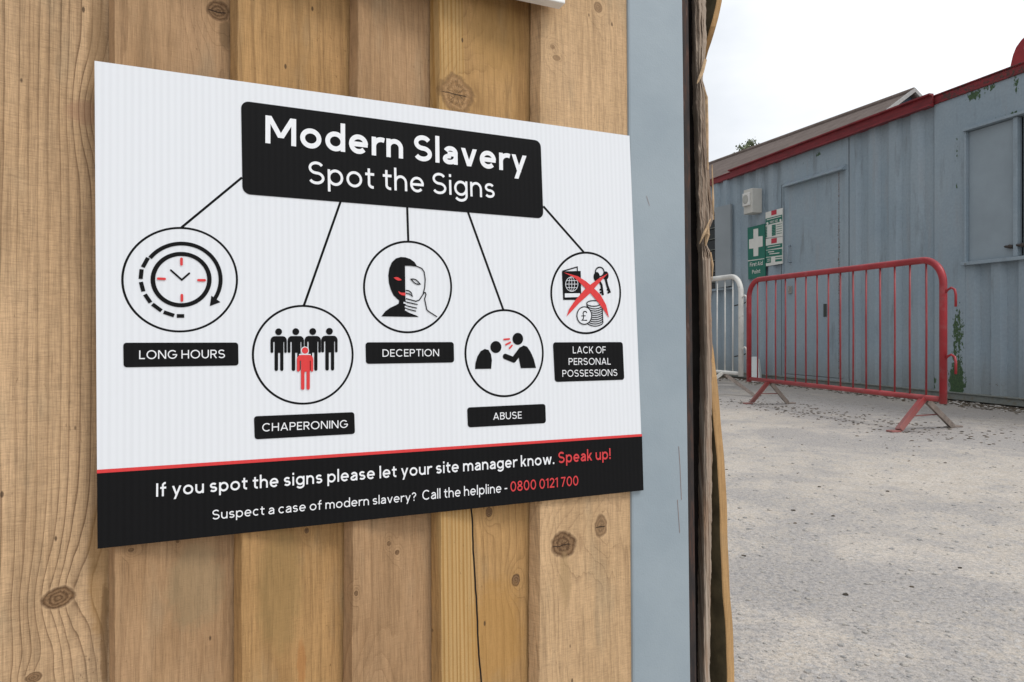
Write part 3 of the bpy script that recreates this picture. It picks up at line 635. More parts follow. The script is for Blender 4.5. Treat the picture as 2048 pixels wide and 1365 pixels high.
def la_b(k):
    k.poly(zl((192, 279), (357, 275), (362, 530), (203, 530))); k.line(zl((196, 278), (327, 240), (328, 276)), 2.4)
    k.ring(*zl((525, 283))[0], 8.6, 9.2, 2.6); k.oval(*zl((498, 326))[0], 6.2, 9.5); k.oval(*zl((577, 316))[0], 6., 8.5)
    k.line(zl((512, 345), (540, 400), (552, 488)), 5.2); k.line(zl((575, 335), (590, 400), (615, 468)), 5.2)
    for (x, y) in ((530, 440), (532, 466), (594, 440), (600, 466)): k.oval(*zl((x, y))[0], 1.8, 2.2)
    k.ring(*zl((472, 561))[0], 14, 5.6, 2.0)
    k.line(zl((411, 560), (414, 600)), 2.0); k.line(zl((545, 560), (553, 735)), 2.0)
    for i in range(9):
        y = 585 + i * 19; k.line(zl(*[(413 + 3 * i / 9 + (135) * t, y + 24 * math.sin(math.pi * t) ** .7) for t in [j / 10 for j in range(11)]]), 1.9)
def la_w(k):
    c_ = zl((278, 391))[0]
    k.ring(*c_, 12.3, 14.4, 1.1); k.ring(*c_, 5.6, 14.4, 1.0); k.line(zl((278, 328), (278, 454)), 1.); k.line(zl((224, 391), (332, 391)), 1.)
    k.line(zl((234, 360), (322, 360)), .9); k.line(zl((234, 422), (322, 422)), .9)
    k.poly(zl((217, 473), (350, 472), (350, 505), (217, 508))); k.oval(*zl((388, 668))[0], 14.6, 17.6)
def la_t(k):
    k.ring(*zl((388, 668))[0], 14.6, 17.4, 2.1)
    k.line(zl((410, 645), (402, 632), (385, 632), (377, 648), (382, 675), (378, 700), (366, 710), (412, 710)), 2.2); k.line(zl((362, 672), (400, 670)), 1.9)
def la_r(k):
    k.poly(zl((204, 288), (330, 322), (400, 365), (460, 415), (530, 485), (580, 575), (606, 690), (560, 620), (500, 540), (440, 470), (370, 400), (300, 335)))
    k.poly(zl((600, 294), (560, 335), (500, 400), (440, 470), (340, 560), (290, 615), (232, 676), (255, 610), (310, 530), (380, 450), (430, 405), (510, 345)))
circle_icon(1100.4, 1242.4, 503.8, 669, 'black ring holding a passport, keys and coins crossed out in red', la_b, la_r, la_w, la_t)

# second sign, only its bottom corner in view
W2 = simple('foam_board_white', (.78, .78, .76), .5, 0, .03, 8)
bx, by = fp(1131, 7.5, .022)
us = empty('white_sign', at(FM, (bx - .2, by, 0)))
tag(us, 'plain white sign mounted above the large notice, only its bottom edge showing', 'sign')
G().box((-.28, 0, .006), (.2, .32, .022)).build('panel', W2, us, None, bevel=.0012)
G().box((-.20, .03, -.0045), (.12, .06, .006)).build('batten', W2, us, None)

# ------------------------------------------------------------------ steel gate post
m = M('post_paint'); p = m.obj()
nz = m.noise(p, 5, 4, .6); pe = m.noise(p, 420, 3, .6); ch = m.noise(m.com(m.a('MULTIPLY', m.sep(p)[0], 25.), m.a('MULTIPLY', m.sep(p)[1], 8.), 0.), 1., 5, .7)
c = m.mix(m.mr(nz, .3, .7), (.25, .302, .34), (.292, .345, .38)); c = m.mix(m.a('MULTIPLY', m.mr(ch, .58, .72), .18), c, (.33, .39, .43))
sp = m.voro(p, 95, 'Distance'); c = m.mix(m.a('MULTIPLY', m.mr(sp, .09, .05), .45), c, (.20, .27, .31))
m.bump(m.a('ADD', pe, m.a('MULTIPLY', m.noise(p, 60, 3), 1.5)), .35, .0006); POST = m.out(c, .45, 0, .4)
m = M('rusty_steel'); p = m.obj(); r1 = m.noise(m.com(m.a('MULTIPLY', m.sep(p)[0], 90.), m.a('MULTIPLY', m.sep(p)[1], 14.), m.sep(p)[2]), 1., 5, .7)
c = m.ramp(r1, [(.3, (.022, .021, .023)), (.5, (.045, .035, .032)), (.62, (.085, .045, .033)), (.72, (.17, .16, .15))]); m.bump(r1, .5, .001); RUSTY = m.out(c, .8, .2, .3)
DARK = simple('dark_gap_shade', (.012, .010, .009), .9, 0, .3, 30, .1)  # near-black colour carries the shade of gaps and recesses
NP = -.005
def pxr(x, y, n): return fp(x, y, n)
pl0, pl1 = fp(1256.5, 60, NP), fp(1265.5, 1300, NP); pr0, pr1 = fp(1366.5, 60, NP), fp(1381.5, 1300, NP)
def ext(p0, p1, t): k = (t - p1[1]) / (p0[1] - p1[1]); return p1[0] + (p0[0] - p1[0]) * k
post = empty('steel_gate_post', at(FM, (.57, zb, -.04)))
tag(post, 'blue grey painted square steel gate post beside the timber fence', 'gate post')
PO = (-.57, -zb, .04)
def column(x0a, x0b, x1a, x1b, zf, zbk, name, mat, par, bev=.003):
    """a post between two photo lines: a = (x at y=60), b = (x at y=1300)"""
    A0, A1, B0, B1 = fp(x0a, 60, zf), fp(x0b, 1300, zf), fp(x1a, 60, zf), fp(x1b, 1300, zf)
    lo = [(ext(A0, A1, TB), TB, zbk), (ext(B0, B1, TB), TB, zbk), (ext(B0, B1, TT + .15), TT + .15, zbk), (ext(A0, A1, TT + .15), TT + .15, zbk)]
    hi = [(q[0], q[1], zf) for q in lo]
    return G().hexa(lo, hi).build(name, mat, par, PO, bevel=bev)
column(1256.5, 1265.5, 1366.5, 1381.5, NP, -.075, 'box_section', POST, post, .003)
column(1352, 1364, 1377.5, 1392.5, -.020, -.030, 'rusty_flange', RUSTY, post, .001)
column(1352, 1364, 1398, 1406, -.040, -.050, 'gap_shade_strip', DARK, post, .001)  # added dark strip paints the shade in the gap beside the post
SCR = simple('scratch_rust', (.22, .13, .10), .8)
for pts in (((1357.5, 893), (1360, 930), (1361.5, 965), (1363, 1000)), ((1355, 1000), (1357, 1030), (1359.5, 1066)), ((1293, 392), (1299, 412))):
    k = Ink(lambda x, y: fp(x, y, NP + .0004), NP + .0004); k.line(list(pts), 1.0 if len(pts) > 2 else .7); k.build('scratch', SCR, post, PO)

# ------------------------------------------------------------------ splintered timber and bowed board on the far side of the post
def interp(tab, y):
    if y <= tab[0][0]: return tab[0][1]
    for (a, b), (c, d) in zip(tab, tab[1:]):
        if y <= c: return b + (d - b) * (y - a) / (c - a)
    return tab[-1][1]
m = M('splintered_timber'); p = m.obj(); s_, t_, z_ = m.sep(p)
sz = m.a('ADD', s_, m.a('MULTIPLY', z_, .6))
st1 = m.noise(m.com(m.a('MULTIPLY', sz, 300.), m.a('MULTIPLY', t_, 2.2), 2.), 1., 4, .65); st2 = m.noise(m.com(m.a('MULTIPLY', sz, 950.), m.a('MULTIPLY', t_, 9.), 5.), 1., 3, .6)
bl = m.noise(m.com(m.a('MULTIPLY', s_, 20.), m.a('MULTIPLY', t_, 7.), 0.), 1., 3, .6)
c = m.ramp(st1, [(.27, (.10, .058, .04)), (.40, (.23, .165, .122)), (.52, (.34, .27, .21)), (.68, (.45, .38, .31))])
c = m.mix(m.a('MULTIPLY', m.mr(bl, .5, .7), .5), c, (.25, .14, .075))
c = m.mix(1., c, m.ramp(st2, [(.25, .62), (.5, 1.), (.8, 1.25)]), 'MULTIPLY')
m.bump(m.a('ADD', st1, m.a('MULTIPLY', st2, .5)), .8, .0025); SPLINT = m.out(c, .9, 0, .15)
Lt = [(-400, 1386), (0, 1389), (100, 1390), (160, 1394), (200, 1392), (360, 1398), (430, 1397), (480, 1403), (560, 1407), (700, 1410), (860, 1407), (972, 1406), (1365, 1405), (1700, 1405)]
Rt = [(-400, 1408), (0, 1412), (90, 1413), (130, 1408), (160, 1406), (185, 1413), (250, 1414), (330, 1417), (400, 1424), (440, 1426), (455, 1420), (470, 1415), (490, 1414), (508, 1424), (530, 1422), (600, 1423), (665, 1424), (760, 1424), (972, 1424), (1150, 1422), (1365, 1420), (1700, 1418)]
ns = -.018
tim = empty('splintered_timber_post', at(FM, (.63, zb, -.04)))
tag(tim, 'weathered splintered timber edge standing just right of the blue steel gate post', 'timber')
TO = (-.63, -zb, .04)
g = G(); rows, cols = 340, 12; rnd = random.Random(3); ry = []
for j in range(rows + 1):
    y = -380 + j * (1760 + 380) / rows; ry.append(y)
rough = [[0] * (cols + 1) for _ in range(rows + 1)]
drift = [rnd.uniform(-1, 1) for _ in range(cols + 1)]
vs = []
for j, y in enumerate(ry):
    l, r = interp(Lt, y), interp(Rt, y)
    jl = .6 * math.sin(y * .11) * math.sin(y * .037) + rnd.uniform(-.35, .35); jr = .9 * math.sin(y * .083 + 1) * math.sin(y * .029) + rnd.uniform(-.7, .5)
    for k in range(cols + 1):
        drift[k] = max(-1, min(1, drift[k] * .96 + rnd.uniform(-.28, .28)))
        f_ = k / cols; x = l + jl * (1 - f_) + (r + jr - l) * f_
        z = ns - .003 * (1 + drift[k]) * (1. if y < 520 else .35) - .006 * (abs(f_ - .45) * 2) ** 2
        q = fp(x, y, z); vs.append((q[0], q[1], z))
nb = len(vs)
for j, y in enumerate(ry):
    a = vs[j * (cols + 1)]; b = vs[j * (cols + 1) + cols]
    vs.append((a[0] * .25 + b[0] * .75 , a[1], -.062)); vs.append((b[0] - .002, b[1], -.066))
fs = []
for j in range(rows):
    for k in range(cols):
        a = j * (cols + 1) + k; fs.append((a, a + 1, a + cols + 2, a + cols + 1))
    a0, a1 = j * (cols + 1), (j + 1) * (cols + 1); b0, b1 = nb + 2 * j, nb + 2 * j + 2
    fs += [(a0, a1, b1, b0), (a0 + cols, b0 + 1, b1 + 1, a1 + cols), (b0, b1, b1 + 1, b0 + 1)]
fs.append(tuple(range(cols + 1)) + (nb + 1, nb)); j = rows; fs.append(tuple(range(j * (cols + 1), j * (cols + 1) + cols + 1)) + (nb + 2 * j + 1, nb + 2 * j))
g.add(vs, fs); g.build('timber', SPLINT, tim, TO)
SPL2 = simple('fresh_splinter', (.42, .29, .17), .85, 0, .35, 60)
def sliver(pts, rs, n):
    path = [(*fp(x, y, n + dz), n + dz) for x, y, dz in pts]; G().tube(path, rs, 5).build('splinter', SPL2, tim, TO)
sliver([(1411, 120, 0), (1404, 145, .004), (1396, 163, .006), (1394, 168, .007)], [.002, .0026, .0014, .0003], -.020)
sliver([(1407, 175, 0), (1413, 195, .002), (1414, 250, .002), (1416, 340, 0)], [.0006, .002, .0022, .001], -.021)
sliver([(1421, 438, 0), (1414, 455, .004), (1406, 472, .006), (1399, 488, .007)], [.0006, .0016, .0018, .0004], -.018)
sliver([(1416, 450, 0), (1414, 470, .003), (1411, 492, 0)], [.001, .004, .001], -.021)
sliver([(1424, 330, 0), (1426, 400, .001), (1427, 440, 0)], [.0006, .0016, .0008], -.024)
sliver([(1421, 505, 0), (1425, 530, .001), (1424, 560, 0)], [.001, .0016, .0006], -.024)
# bowed board
nb_ = -.026
Rb = [(-500, 1490), (-100, 1458), (0, 1446.5), (40, 1437), (80, 1426), (108, 1416), (150, 1406), (180, 1403), (300, 1403), (560, 1410), (640, 1418), (700, 1428), (760, 1437), (860, 1446), (972, 1453.5), (1100, 1459), (1200, 1463), (1280, 1468.5), (1365, 1471), (1700, 1476)]
BOW = wood('bowed_board_wood', (.44, .28, .135), (.27, .15, .065), 160., 31., warp=.3, line=.5, sawn=.3, blotch=.12)
bow = empty('bowed_board', at(FM, (.66, zb, -.06)))
tag(bow, 'warped bare board bowing out behind the splintered timber at the top and the bottom', 'board')
g = G(); vs = []; rows = 130
for j in range(rows + 1):
    y = -420 + j * (1700 + 420) / rows
    r = interp(Rb, y) + .8 * math.sin(y * .021) + .4 * math.sin(y * .057); wpx = 16 - 4 * max(0, min(1, (500 - y) / 500)); mid_ = max(0, min(1, (y - 40) / 110)) * max(0, min(1, (760 - y) / 120)); nb_ = -.026 - .050 * mid_ * mid_ * (3 - 2 * mid_)
    a = fp(r - wpx, y, nb_); b = fp(r, y, nb_); tw = .006 * math.sin(y * .004)
    vs += [(a[0], a[1], nb_ - .001), (a[0] + .0012, a[1], nb_), (b[0] - .0015, b[1], nb_ - .0005), (b[0], b[1], nb_ - .003), (b[0] - .004, b[1], nb_ - .06), (a[0] - .002, a[1], nb_ - .06)]
nn = 6; fs = [tuple(range(6)), tuple(rows * 6 + k for k in range(6))]
for j in range(rows):
    for k in range(nn): k2 = (k + 1) % nn; fs.append((j * nn + k, j * nn + k2, (j + 1) * nn + k2, (j + 1) * nn + k))
g.add(vs, fs); bo = g.build('board', BOW, bow, (-.66, -zb, .06))
bo.data.materials.append(simple('bowed_board_face_shade', (.085, .068, .038), .9, 0, .35, 25, .15))  # shade on the left face is put into this darker wood colour
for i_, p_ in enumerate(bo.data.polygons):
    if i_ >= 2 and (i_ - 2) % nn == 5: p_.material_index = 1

# ------------------------------------------------------------------ site cabin
P_ = lambda x, y, n=0.: wp(x, y, n)
m = M('cabin_paint'); p = m.obj(); s_, h_, z_ = m.sep(p)
n1 = m.noise(p, 1.3, 4, .6); n2 = m.noise(m.com(m.a('MULTIPLY', s_, 9.), m.a('MULTIPLY', h_, 1.1), z_), 1., 5, .65); n3 = m.noise(p, 45, 4, .6)
c = m.mix(m.mr(n1, .3, .7), (.235, .297, .345), (.278, .334, .375))
c = m.mix(m.a('MULTIPLY', m.mr(n2, .50, .72), .45), c, (.27, .285, .30)); c = m.mix(m.a('MULTIPLY', m.mr(n2, .46, .28), .55), c, (.14, .155, .16))
low = m.mr(m.a('ADD', h_, m.a('MULTIPLY', m.a('SUBTRACT', n2, .5), .5)), .45, .05); c = m.mix(m.a('MULTIPLY', low, .45), c, (.20, .20, .175))
c = m.mix(1., c, m.ramp(n3, [(.3, .93), (.7, 1.06)]), 'MULTIPLY')
pn = m.noise(m.com(m.a('MULTIPLY', s_, 1.), m.a('MULTIPLY', h_, .55), 0.), 46, 5, .66); pn2 = m.noise(p, 60, 4, .6)
def region(x, y, rx, ry, k):
    a = P_(x, y); b = P_(x + rx, y); d_ = P_(x, y + ry); aa, bb = abs(b[0] - a[0]), abs(d_[1] - a[1])
    u = m.a('DIVIDE', m.a('SUBTRACT', s_, a[0]), aa); v = m.a('DIVIDE', m.a('SUBTRACT', h_, a[1]), bb)
    return m.a('MULTIPLY', m.a('EXPONENT', m.a('MULTIPLY', m.a('ADD', m.a('MULTIPLY', u, u), m.a('MULTIPLY', v, v)), -1.)), k)
def sumr(lst):
    t = None
    for r in lst: q = region(*r); t = q if t is None else m.a('ADD', t, q)
    return t
peel = sumr([(1914, 768, 19, 34, .60), (1909, 705, 8, 75, .27), (1913, 640, 10, 50, .20), (1922, 700, 9, 60, .20), (1867, 765, 7, 18, .42), (1948, 192, 14, 11, .33), (1985, 172, 13, 10, .27), (2033, 170, 9, 26, .36),
             (1914, 300, 4, 55, .30), (1914, 372, 3, 10, .3), (1960, 188, 40, 16, .2), (1637, 309, 6, 8, .40), (1610, 325, 6, 6, .24), (2030, 225, 10, 6, .28), (2000, 235, 30, 5, .24), (1875, 640, 14, 90, .13), (1925, 640, 10, 60, .17), (1700, 320, 8, 12, .16)])
pk = m.mr(m.a('ADD', pn, peel), .80, .83)
c = m.mix(pk, c, m.mix(m.mr(pn2, .4, .6), (.032, .065, .03), (.055, .10, .042)))
rst = sumr([(1676, 500, 4, 160, .30), (1940, 528, 25, 3, .25), (2000, 770, 60, 8, .2), (1700, 760, 60, 10, .22), (1740, 620, 200, 12, .0)])
rk = m.mr(m.a('ADD', m.noise(p, 38, 5, .7), rst), .78, .84); c = m.mix(m.a('MULTIPLY', rk, .8), c, (.085, .045, .03))
m.bump(m.a('ADD', n3, m.a('MULTIPLY', n1, 6.)), .3, .002)
CAB = m.out(c, .5, 0, .35)
gs1_pos = wp(1873, 200)[0]
m = M('cabin_red_paint'); p = m.obj(); r1 = m.noise(m.com(m.a('MULTIPLY', m.sep(p)[0], 6.), m.a('MULTIPLY', m.sep(p)[1], 30.), 0.), 1., 5, .7); r2 = m.noise(p, 30, 4, .7)
c = m.mix(m.mr(r1, .35, .7), (.215, .024, .030), (.135, .018, .022)); rg = m.a('MULTIPLY', m.mr(m.sep(p)[0], gs1_pos - .1, gs1_pos + .1), .16)
c = m.mix(m.a('MULTIPLY', m.mr(m.a('ADD', m.a('ADD', r2, rg), m.a('MULTIPLY', m.noise(p, 5, 3), .12)), .70, .80), .85), c, (.045, .035, .03))
c = m.mix(m.mr(m.a('ADD', m.noise(p, 34, 3, .6), m.a('MULTIPLY', rg, .3)), .72, .75), c, (.04, .085, .035)); CRED = m.out(c, .5, 0, .35)
m = M('cabin_base_steel'); p = m.obj(); r2 = m.noise(p, 14, 5, .7)
c = m.ramp(r2, [(.3, (.13, .14, .125)), (.5, (.20, .215, .20)), (.65, (.17, .155, .12)), (.75, (.10, .075, .05))]); CBASE = m.out(c, .7, 0, .3)
CSH = simple('cabin_shutter_paint', (.255, .305, .34), .5, 0, .06, 3, .35)
RUST = simple('rust_flake', (.12, .06, .04), .9, 0, .5, 60)
cab = empty('site_cabin', at(WM, (0, 0, 0))); tag(cab, 'blue grey corrugated steel site cabin with red top rail and patches of green paint', 'site cabin')
h_bot = P_(2048, 797)[1]; h_top = (P_(1872, 211)[1] + P_(2030, 151)[1]) / 2
S_END, S_FAR = 1.9, -9.5                                             # right end (out of frame), far end (behind the fence)
def corr(g, s0, s1, h0, h1, zr=0., depth=.040, pitch=.238):
    """trapezoid ribbed sheet from s0 to s1"""
    prof = []; s = s0; n = max(1, round((s1 - s0) / pitch)); pt = (s1 - s0) / n
    for i in range(n):
        prof += [(s, zr), (s + pt * .34, zr), (s + pt * .47, zr - depth), (s + pt * .87, zr - depth)]; s += pt
    prof.append((s1, zr))
    vs = [(a, h0, z) for a, z in prof] + [(a, h1, z) for a, z in prof]; n = len(prof)
    g.add(vs, [(i, i + 1, n + i + 1, n + i) for i in range(n - 1)])
sx = lambda x: P_(x, 600)[0]
dl, dr, dg = sx(1563), sx(1690), sx(1699)
fl_l, fl_r = sx(1868), sx(1931)
wl = sx(1933); wr = wl + 1.15; wt_h = (P_(1937, 263)[1] + P_(2036, 235)[1]) / 2; wb_h = (P_(1937, 524)[1] + P_(2030, 515)[1]) / 2
d_top = (P_(1567, 368)[1] + P_(1682, 336)[1]) / 2; d_bot = h_bot + .03
lw_l, lw_r = sx(1440) - 1.1, sx(1466); lw_b, lw_t = P_(1462, 575)[1], P_(1462, 415)[1]
g = G()
corr(g, S_FAR, lw_l, h_bot, h_top); corr(g, lw_l, lw_r, h_bot, lw_b); corr(g, lw_l, lw_r, lw_t, h_top); corr(g, lw_r, dl, h_bot, h_top); corr(g, dg, fl_l, h_bot, h_top)
corr(g, fl_r, wr + .02, h_bot, wb_h - .03); corr(g, wr + .02, S_END, h_bot, h_top)
def slab(g, s0, s1, h0, h1, z1=.003, z0=-.05): g.box((s0, h0, z0), (s1, h1, z1))
slab(g, dl, dg - .012, d_top, h_top); slab(g, dr, dg - .012, h_bot, d_top, .002)
slab(g, fl_l + .004, fl_r, h_bot, h_top, .002); slab(g, fl_r, wr + .02, wt_h, h_top)
g.box((dg - .012, h_bot, -.06), (dg, h_top, -.045))
g.box((S_FAR, h_bot, -2.45), (S_END, h_top, -2.40)); g.box((S_FAR, h_bot, -2.4), (S_FAR + .04, h_top, -.05)); g.box((S_END - .04, h_bot, -2.4), (S_END, h_top, -.05))
wall = g.build('wall', CAB, cab)
g = G(); g.box((S_FAR, h_top + .03, -2.42), (S_END, h_top + .06, -.02)); g.build('roof', simple('cabin_roof_grey', (.2, .2, .2), .7), cab)
# top rail: long flat rail and the proud gutter channel on part of it
hr1 = (P_(1879, 190)[1] + P_(2027, 132)[1]) / 2
g = G(); g.box((S_FAR, h_top, -.05), (S_END, hr1 - .012, .018)); g.box((S_FAR, hr1 - .012, -.05), (S_END, hr1, .03)); g.build('top_rail', CRED, cab, bevel=.004)
gs0, gs1 = sx(1466), sx(1873)
hg1 = (P_(1468, 337.5, .05)[1] + P_(1872, 184.6, .05)[1]) / 2; hg0 = (P_(1500, 345, .05)[1] + P_(1872, 208, .05)[1]) / 2
g = G(); g.prism([(0, 0), (.05, 0), (.05, .015), (.016, .02), (.016, hg1 - hg0 - .02), (.05, hg1 - hg0 - .014), (.05, hg1 - hg0), (0, hg1 - hg0)], 0, gs1 - gs0)
g.v = [(gs0 + z, hg0 + y, .032 + x) for x, y, z in g.v]; g.build('gutter_rail', CRED, cab)
g = G(); g.box((S_FAR, .012, -.06), (S_END, h_bot - .012, .014)); g.box((S_FAR, h_bot - .012, -.06), (S_END, h_bot, .026)); g.build('base_rail', CBASE, cab, bevel=.003)
g = G(); g.box((S_FAR, .0, -2.4), (S_END, .02, -.1)); g.build('skid', DARK, cab)
# door
door = G().box((dl + .03, d_bot, -.045), (dr - .025, d_top - .02, -.012)).build('door', CAB, cab, bevel=.004)
g = G(); g.box((dl + .004, h_bot, -.05), (dl + .03, d_top - .001, -.004)); g.box((dr - .025, h_bot, -.05), (dr - .001, d_top - .001, -.004)); g.box((dl + .03, h_bot + .001, -.05), (dr - .025, d_bot - .004, -.006)); g.box((dl + .03, d_top - .018, -.05), (dr - .025, d_top - .001, -.005))
g.build('door_frame', CAB, cab)
a0 = P_(1565, 367, .05); a1 = P_(1685, 331, .05); hd = (a0[1] + a1[1]) / 2
g = G(); g.hexa([(a0[0], hd - .045, .003), (a1[0], hd - .045, .003), (a1[0], hd + .01, .003), (a0[0], hd + .01, .003)], [(a0[0], hd - .045, .06), (a1[0], hd - .045, .06), (a1[0], hd - .030, .06), (a0[0], hd - .030, .06)]); g.build('drip_rail', CAB, cab)
g = G(); rr = random.Random(4); x_ = sx(1676); h = d_bot
ed = [(x_ - .002, d_bot)]
while h < d_top - .06:
    ed.append((x_ - rr.uniform(.0, .008), h + rr.uniform(.002, .01))); h += rr.uniform(.012, .03); ed.append((x_ - .001, h))
lv = ed + [(x_ + .0025 + rr.uniform(0, .003), b) for a, b in ed]; ne = len(ed)
g.add([(a, b, -.0112) for a, b in lv], [(i, ne + i, ne + i + 1, i + 1) for i in range(ne - 1)])
g.build('rust_seam', RUST, door)
q0_, q1_ = P_(1581, 492, -.01), P_(1582, 525, -.01)
g = G(); g.tube([(q0_[0], q0_[1], -.012), (q0_[0], q0_[1], .03), (q1_[0], q1_[1], .03), (q1_[0], q1_[1], -.012)], .009, 8); g.build('handle', CAB, door, smooth=True)
q0_ = P_(1581, 580, -.01); g = G(); g.box((q0_[0] - .03, q0_[1] - .045, -.0118), (q0_[0] + .03, q0_[1] + .045, .004)); g.box((q0_[0] - .012, q0_[1] - .02, .004), (q0_[0] + .012, q0_[1] + .025, .02)); g.build('lock', simple('lock_steel', (.30, .29, .27), .5, .3), door, bevel=.003)
q0_, q1_ = P_(1652, 608, -.01), P_(1650, 634, -.01); g = G(); g.box((q1_[0] - .022, q1_[1], -.0118), (q0_[0] + .010, q0_[1], -.006)); g.build('keyhole_plate', simple('lock_dark', (.04, .05, .045), .7), door, bevel=.002)
# right window: two steel shutters in a lipped frame
g = G(); g.box((wl, wb_h, -.05), (wl + .018, wt_h, .03)); g.box((wl, wt_h, .003), (wr + .02, wt_h + .022, .05)); g.box((wl - .02, wb_h - .03, -.05), (wr + .02, wb_h, .045)); g.build('shutter_frame', CAB, cab, bevel=.003)
mid = sx(2039)
sh = G().box((wl + .02, wb_h + .004, -.03), (mid - .04, wt_h - .004, -.004)).build('window_shutter', CSH, cab, bevel=.003)
G().box((mid - .036, wb_h + .003, -.03), (mid, wt_h - .003, .024)).build('shutter_mullion', CAB, cab, bevel=.003)
sh2 = G().box((mid + .03, wb_h + .004, -.03), (wr - .01, wt_h - .004, -.004)).build('window_shutter', CSH, cab, bevel=.003)
G().box((wl, wb_h - .02, -.09), (wr + .02, wt_h + .01, -.055)).build('shutter_recess', DARK, cab)
for xx, yy, par in ((2022, 493, sh), (2046, 490, sh2)):
    q = P_(xx, yy); g = G(); g.tube([(q[0] - .03, q[1], -.004), (q[0] - .03, q[1], .022), (q[0] + .01, q[1] - .004, .022)], .010, 8); g.tube([(q[0] + .01, q[1] - .004, -.004), (q[0] + .01, q[1] - .004, .03)], .016, 10); g.build('latch', simple('latch_dark', (.05, .04, .035), .7), par, smooth=True)
# left window, one shutter swung open beside dark glass
win = G().box((lw_l + .02, lw_b + .02, -.085), (lw_r - .06, lw_t - .02, -.08)).build('window', simple('dark_window_glass', (.012, .014, .012), .15, 0, .4, 3, .5), cab)
g = G()
for i in range(7):
    hh = lw_b + .1 + i * (lw_t - lw_b - .15) / 6; g.tube([(lw_l + .02, hh, -.05), (lw_r - .06, hh, -.05)], .006, 6)
g.build('window_bars', simple('window_bar_grey', (.15, .16, .14), .6), win)
g = G(); g.box((lw_l - .01, lw_b - .028, -.08), (lw_r + .012, lw_b, .035)); g.box((lw_l - .01, lw_t, -.08), (lw_r + .012, lw_t + .025, .02)); g.box((lw_r - .012, lw_b, -.08), (lw_r + .012, lw_t, .012)); g.build('window_frame', CAB, cab)
TL_, TR_, BL_, BR_ = P_(1431, 416, .17), P_(1462, 408.5, .05), P_(1433, 578, .17), P_(1462.5, 572, .05)
hh = [(BL_[0], BL_[1], .155), (BR_[0], BR_[1], .03), (TR_[0], TR_[1], .03), (TL_[0], TL_[1], .155)]
g = G(); g.hexa(hh, [(a, b, z + .03) for a, b, z in hh]); tag(g.build('open_shutter', simple('shutter_grey', (.225, .25, .265), .5, 0, .05, 3), cab, bevel=.002), 'grey window shutter swung open beside dark window')
# lifting lug
q = P_(2047, 112, 0)
lc = (q[0] + .045, hr1)
prof = [(-.145, -.02), (-.135, .02), (-.12, .08), (-.09, .14), (-.04, .185), (.02, .20), (.08, .185), (.13, .14), (.16, .08), (.18, -.02)]
hole = [(.07 * math.cos(rad(a)) + .015, .13 + .07 * math.sin(rad(a))) for a in range(0, 360, 24)]
bm = bmesh.new(); me = bpy.data.meshes.new('lifting_lug')
outer = []
N_ = 30
def outl(a):                                                  # ray from the hole centre to the lug outline
    c_ = Vector((.015, .115)); d_ = Vector((math.cos(a), math.sin(a))); best = None
    for i in range(len(prof)):
        p1, p2 = Vector(prof[i]), Vector(prof[(i + 1) % len(prof)]); e_ = p2 - p1; den = d_.x * e_.y - d_.y * e_.x
        if abs(den) < 1e-9: continue
        w_ = p1 - c_; t = (w_.x * e_.y - w_.y * e_.x) / den; u = (w_.x * d_.y - w_.y * d_.x) / den
        if t > 0 and -1e-6 <= u <= 1 + 1e-6 and (best is None or t < best): best = t
    return c_ + d_ * best
ringv = []
for z in (-.012, .018):
    o_ = [bm.verts.new((lc[0] + outl(2 * math.pi * i / N_).x, lc[1] + outl(2 * math.pi * i / N_).y, z)) for i in range(N_)]
    i2 = [bm.verts.new((lc[0] + .015 + .045 * math.cos(2 * math.pi * i / N_), lc[1] + .115 + .045 * math.sin(2 * math.pi * i / N_), z)) for i in range(N_)]
    ringv.append((o_, i2))
for i in range(N_):
    j = (i + 1) % N_
    for (o_, i2) in ringv: bm.faces.new((o_[i], o_[j], i2[j], i2[i]))
    bm.faces.new((ringv[0][0][i], ringv[0][0][j], ringv[1][0][j], ringv[1][0][i])); bm.faces.new((ringv[0][1][i], ringv[0][1][j], ringv[1][1][j], ringv[1][1][i]))
bmesh.ops.recalc_face_normals(bm, faces=bm.faces); bm.to_mesh(me); bm.free()
me.materials.append(simple('lug_red', (.27, .022, .028), .5)); lug = bpy.data.objects.new('lifting_lug', me); sc.collection.objects.link(lug); lug.parent = cab

# things fixed to the cabin wall
def wall_thing(name, x, y, label, cat, group=None):
    q = P_(x, y, .03); o_ = empty(name, at(WM, (q[0], q[1], 0))); tag(o_, label, cat, group); return o_, (-q[0], -q[1], 0)
PLAST = simple('alarm_plastic', (.50, .49, .45), .5, 0, .05, 6); PLW = simple('alarm_white', (.62, .61, .58), .45, 0, .04, 6); PLG = simple('alarm_grille', (.36, .36, .33), .6, 0, .1, 20)
ab, ao = wall_thing('alarm_box', 1505, 425, 'off white alarm box with a square sounder, high on the cabin wall', 'alarm box')
D_ = .15; c0 = P_(1487, 377, D_); c1 = P_(1504, 375, D_); c2 = P_(1487, 429, D_)
h0_, h1_ = P_(1490, 429, D_)[1], P_(1504, 376, D_)[1]
G().box((c0[0], h0_, .004), (c1[0], h1_, D_)).build('case', PLAST, ab, ao, bevel=.008)
wx = c1[0] - c0[0]; hm = h0_ + (h1_ - h0_) * .56
sq = G().box((c0[0] + wx * .10, hm - .075, D_), (c0[0] + wx * .86, hm + .085, D_ + .03)).build('sounder', PLW, ab, ao, bevel=.006)
g = G(); cc = (c0[0] + wx * .48, hm + .005); g.tube([(cc[0], cc[1], D_ + .0305), (cc[0], cc[1], D_ + .036)], .055, 20); g.build('grille', PLG, sq)
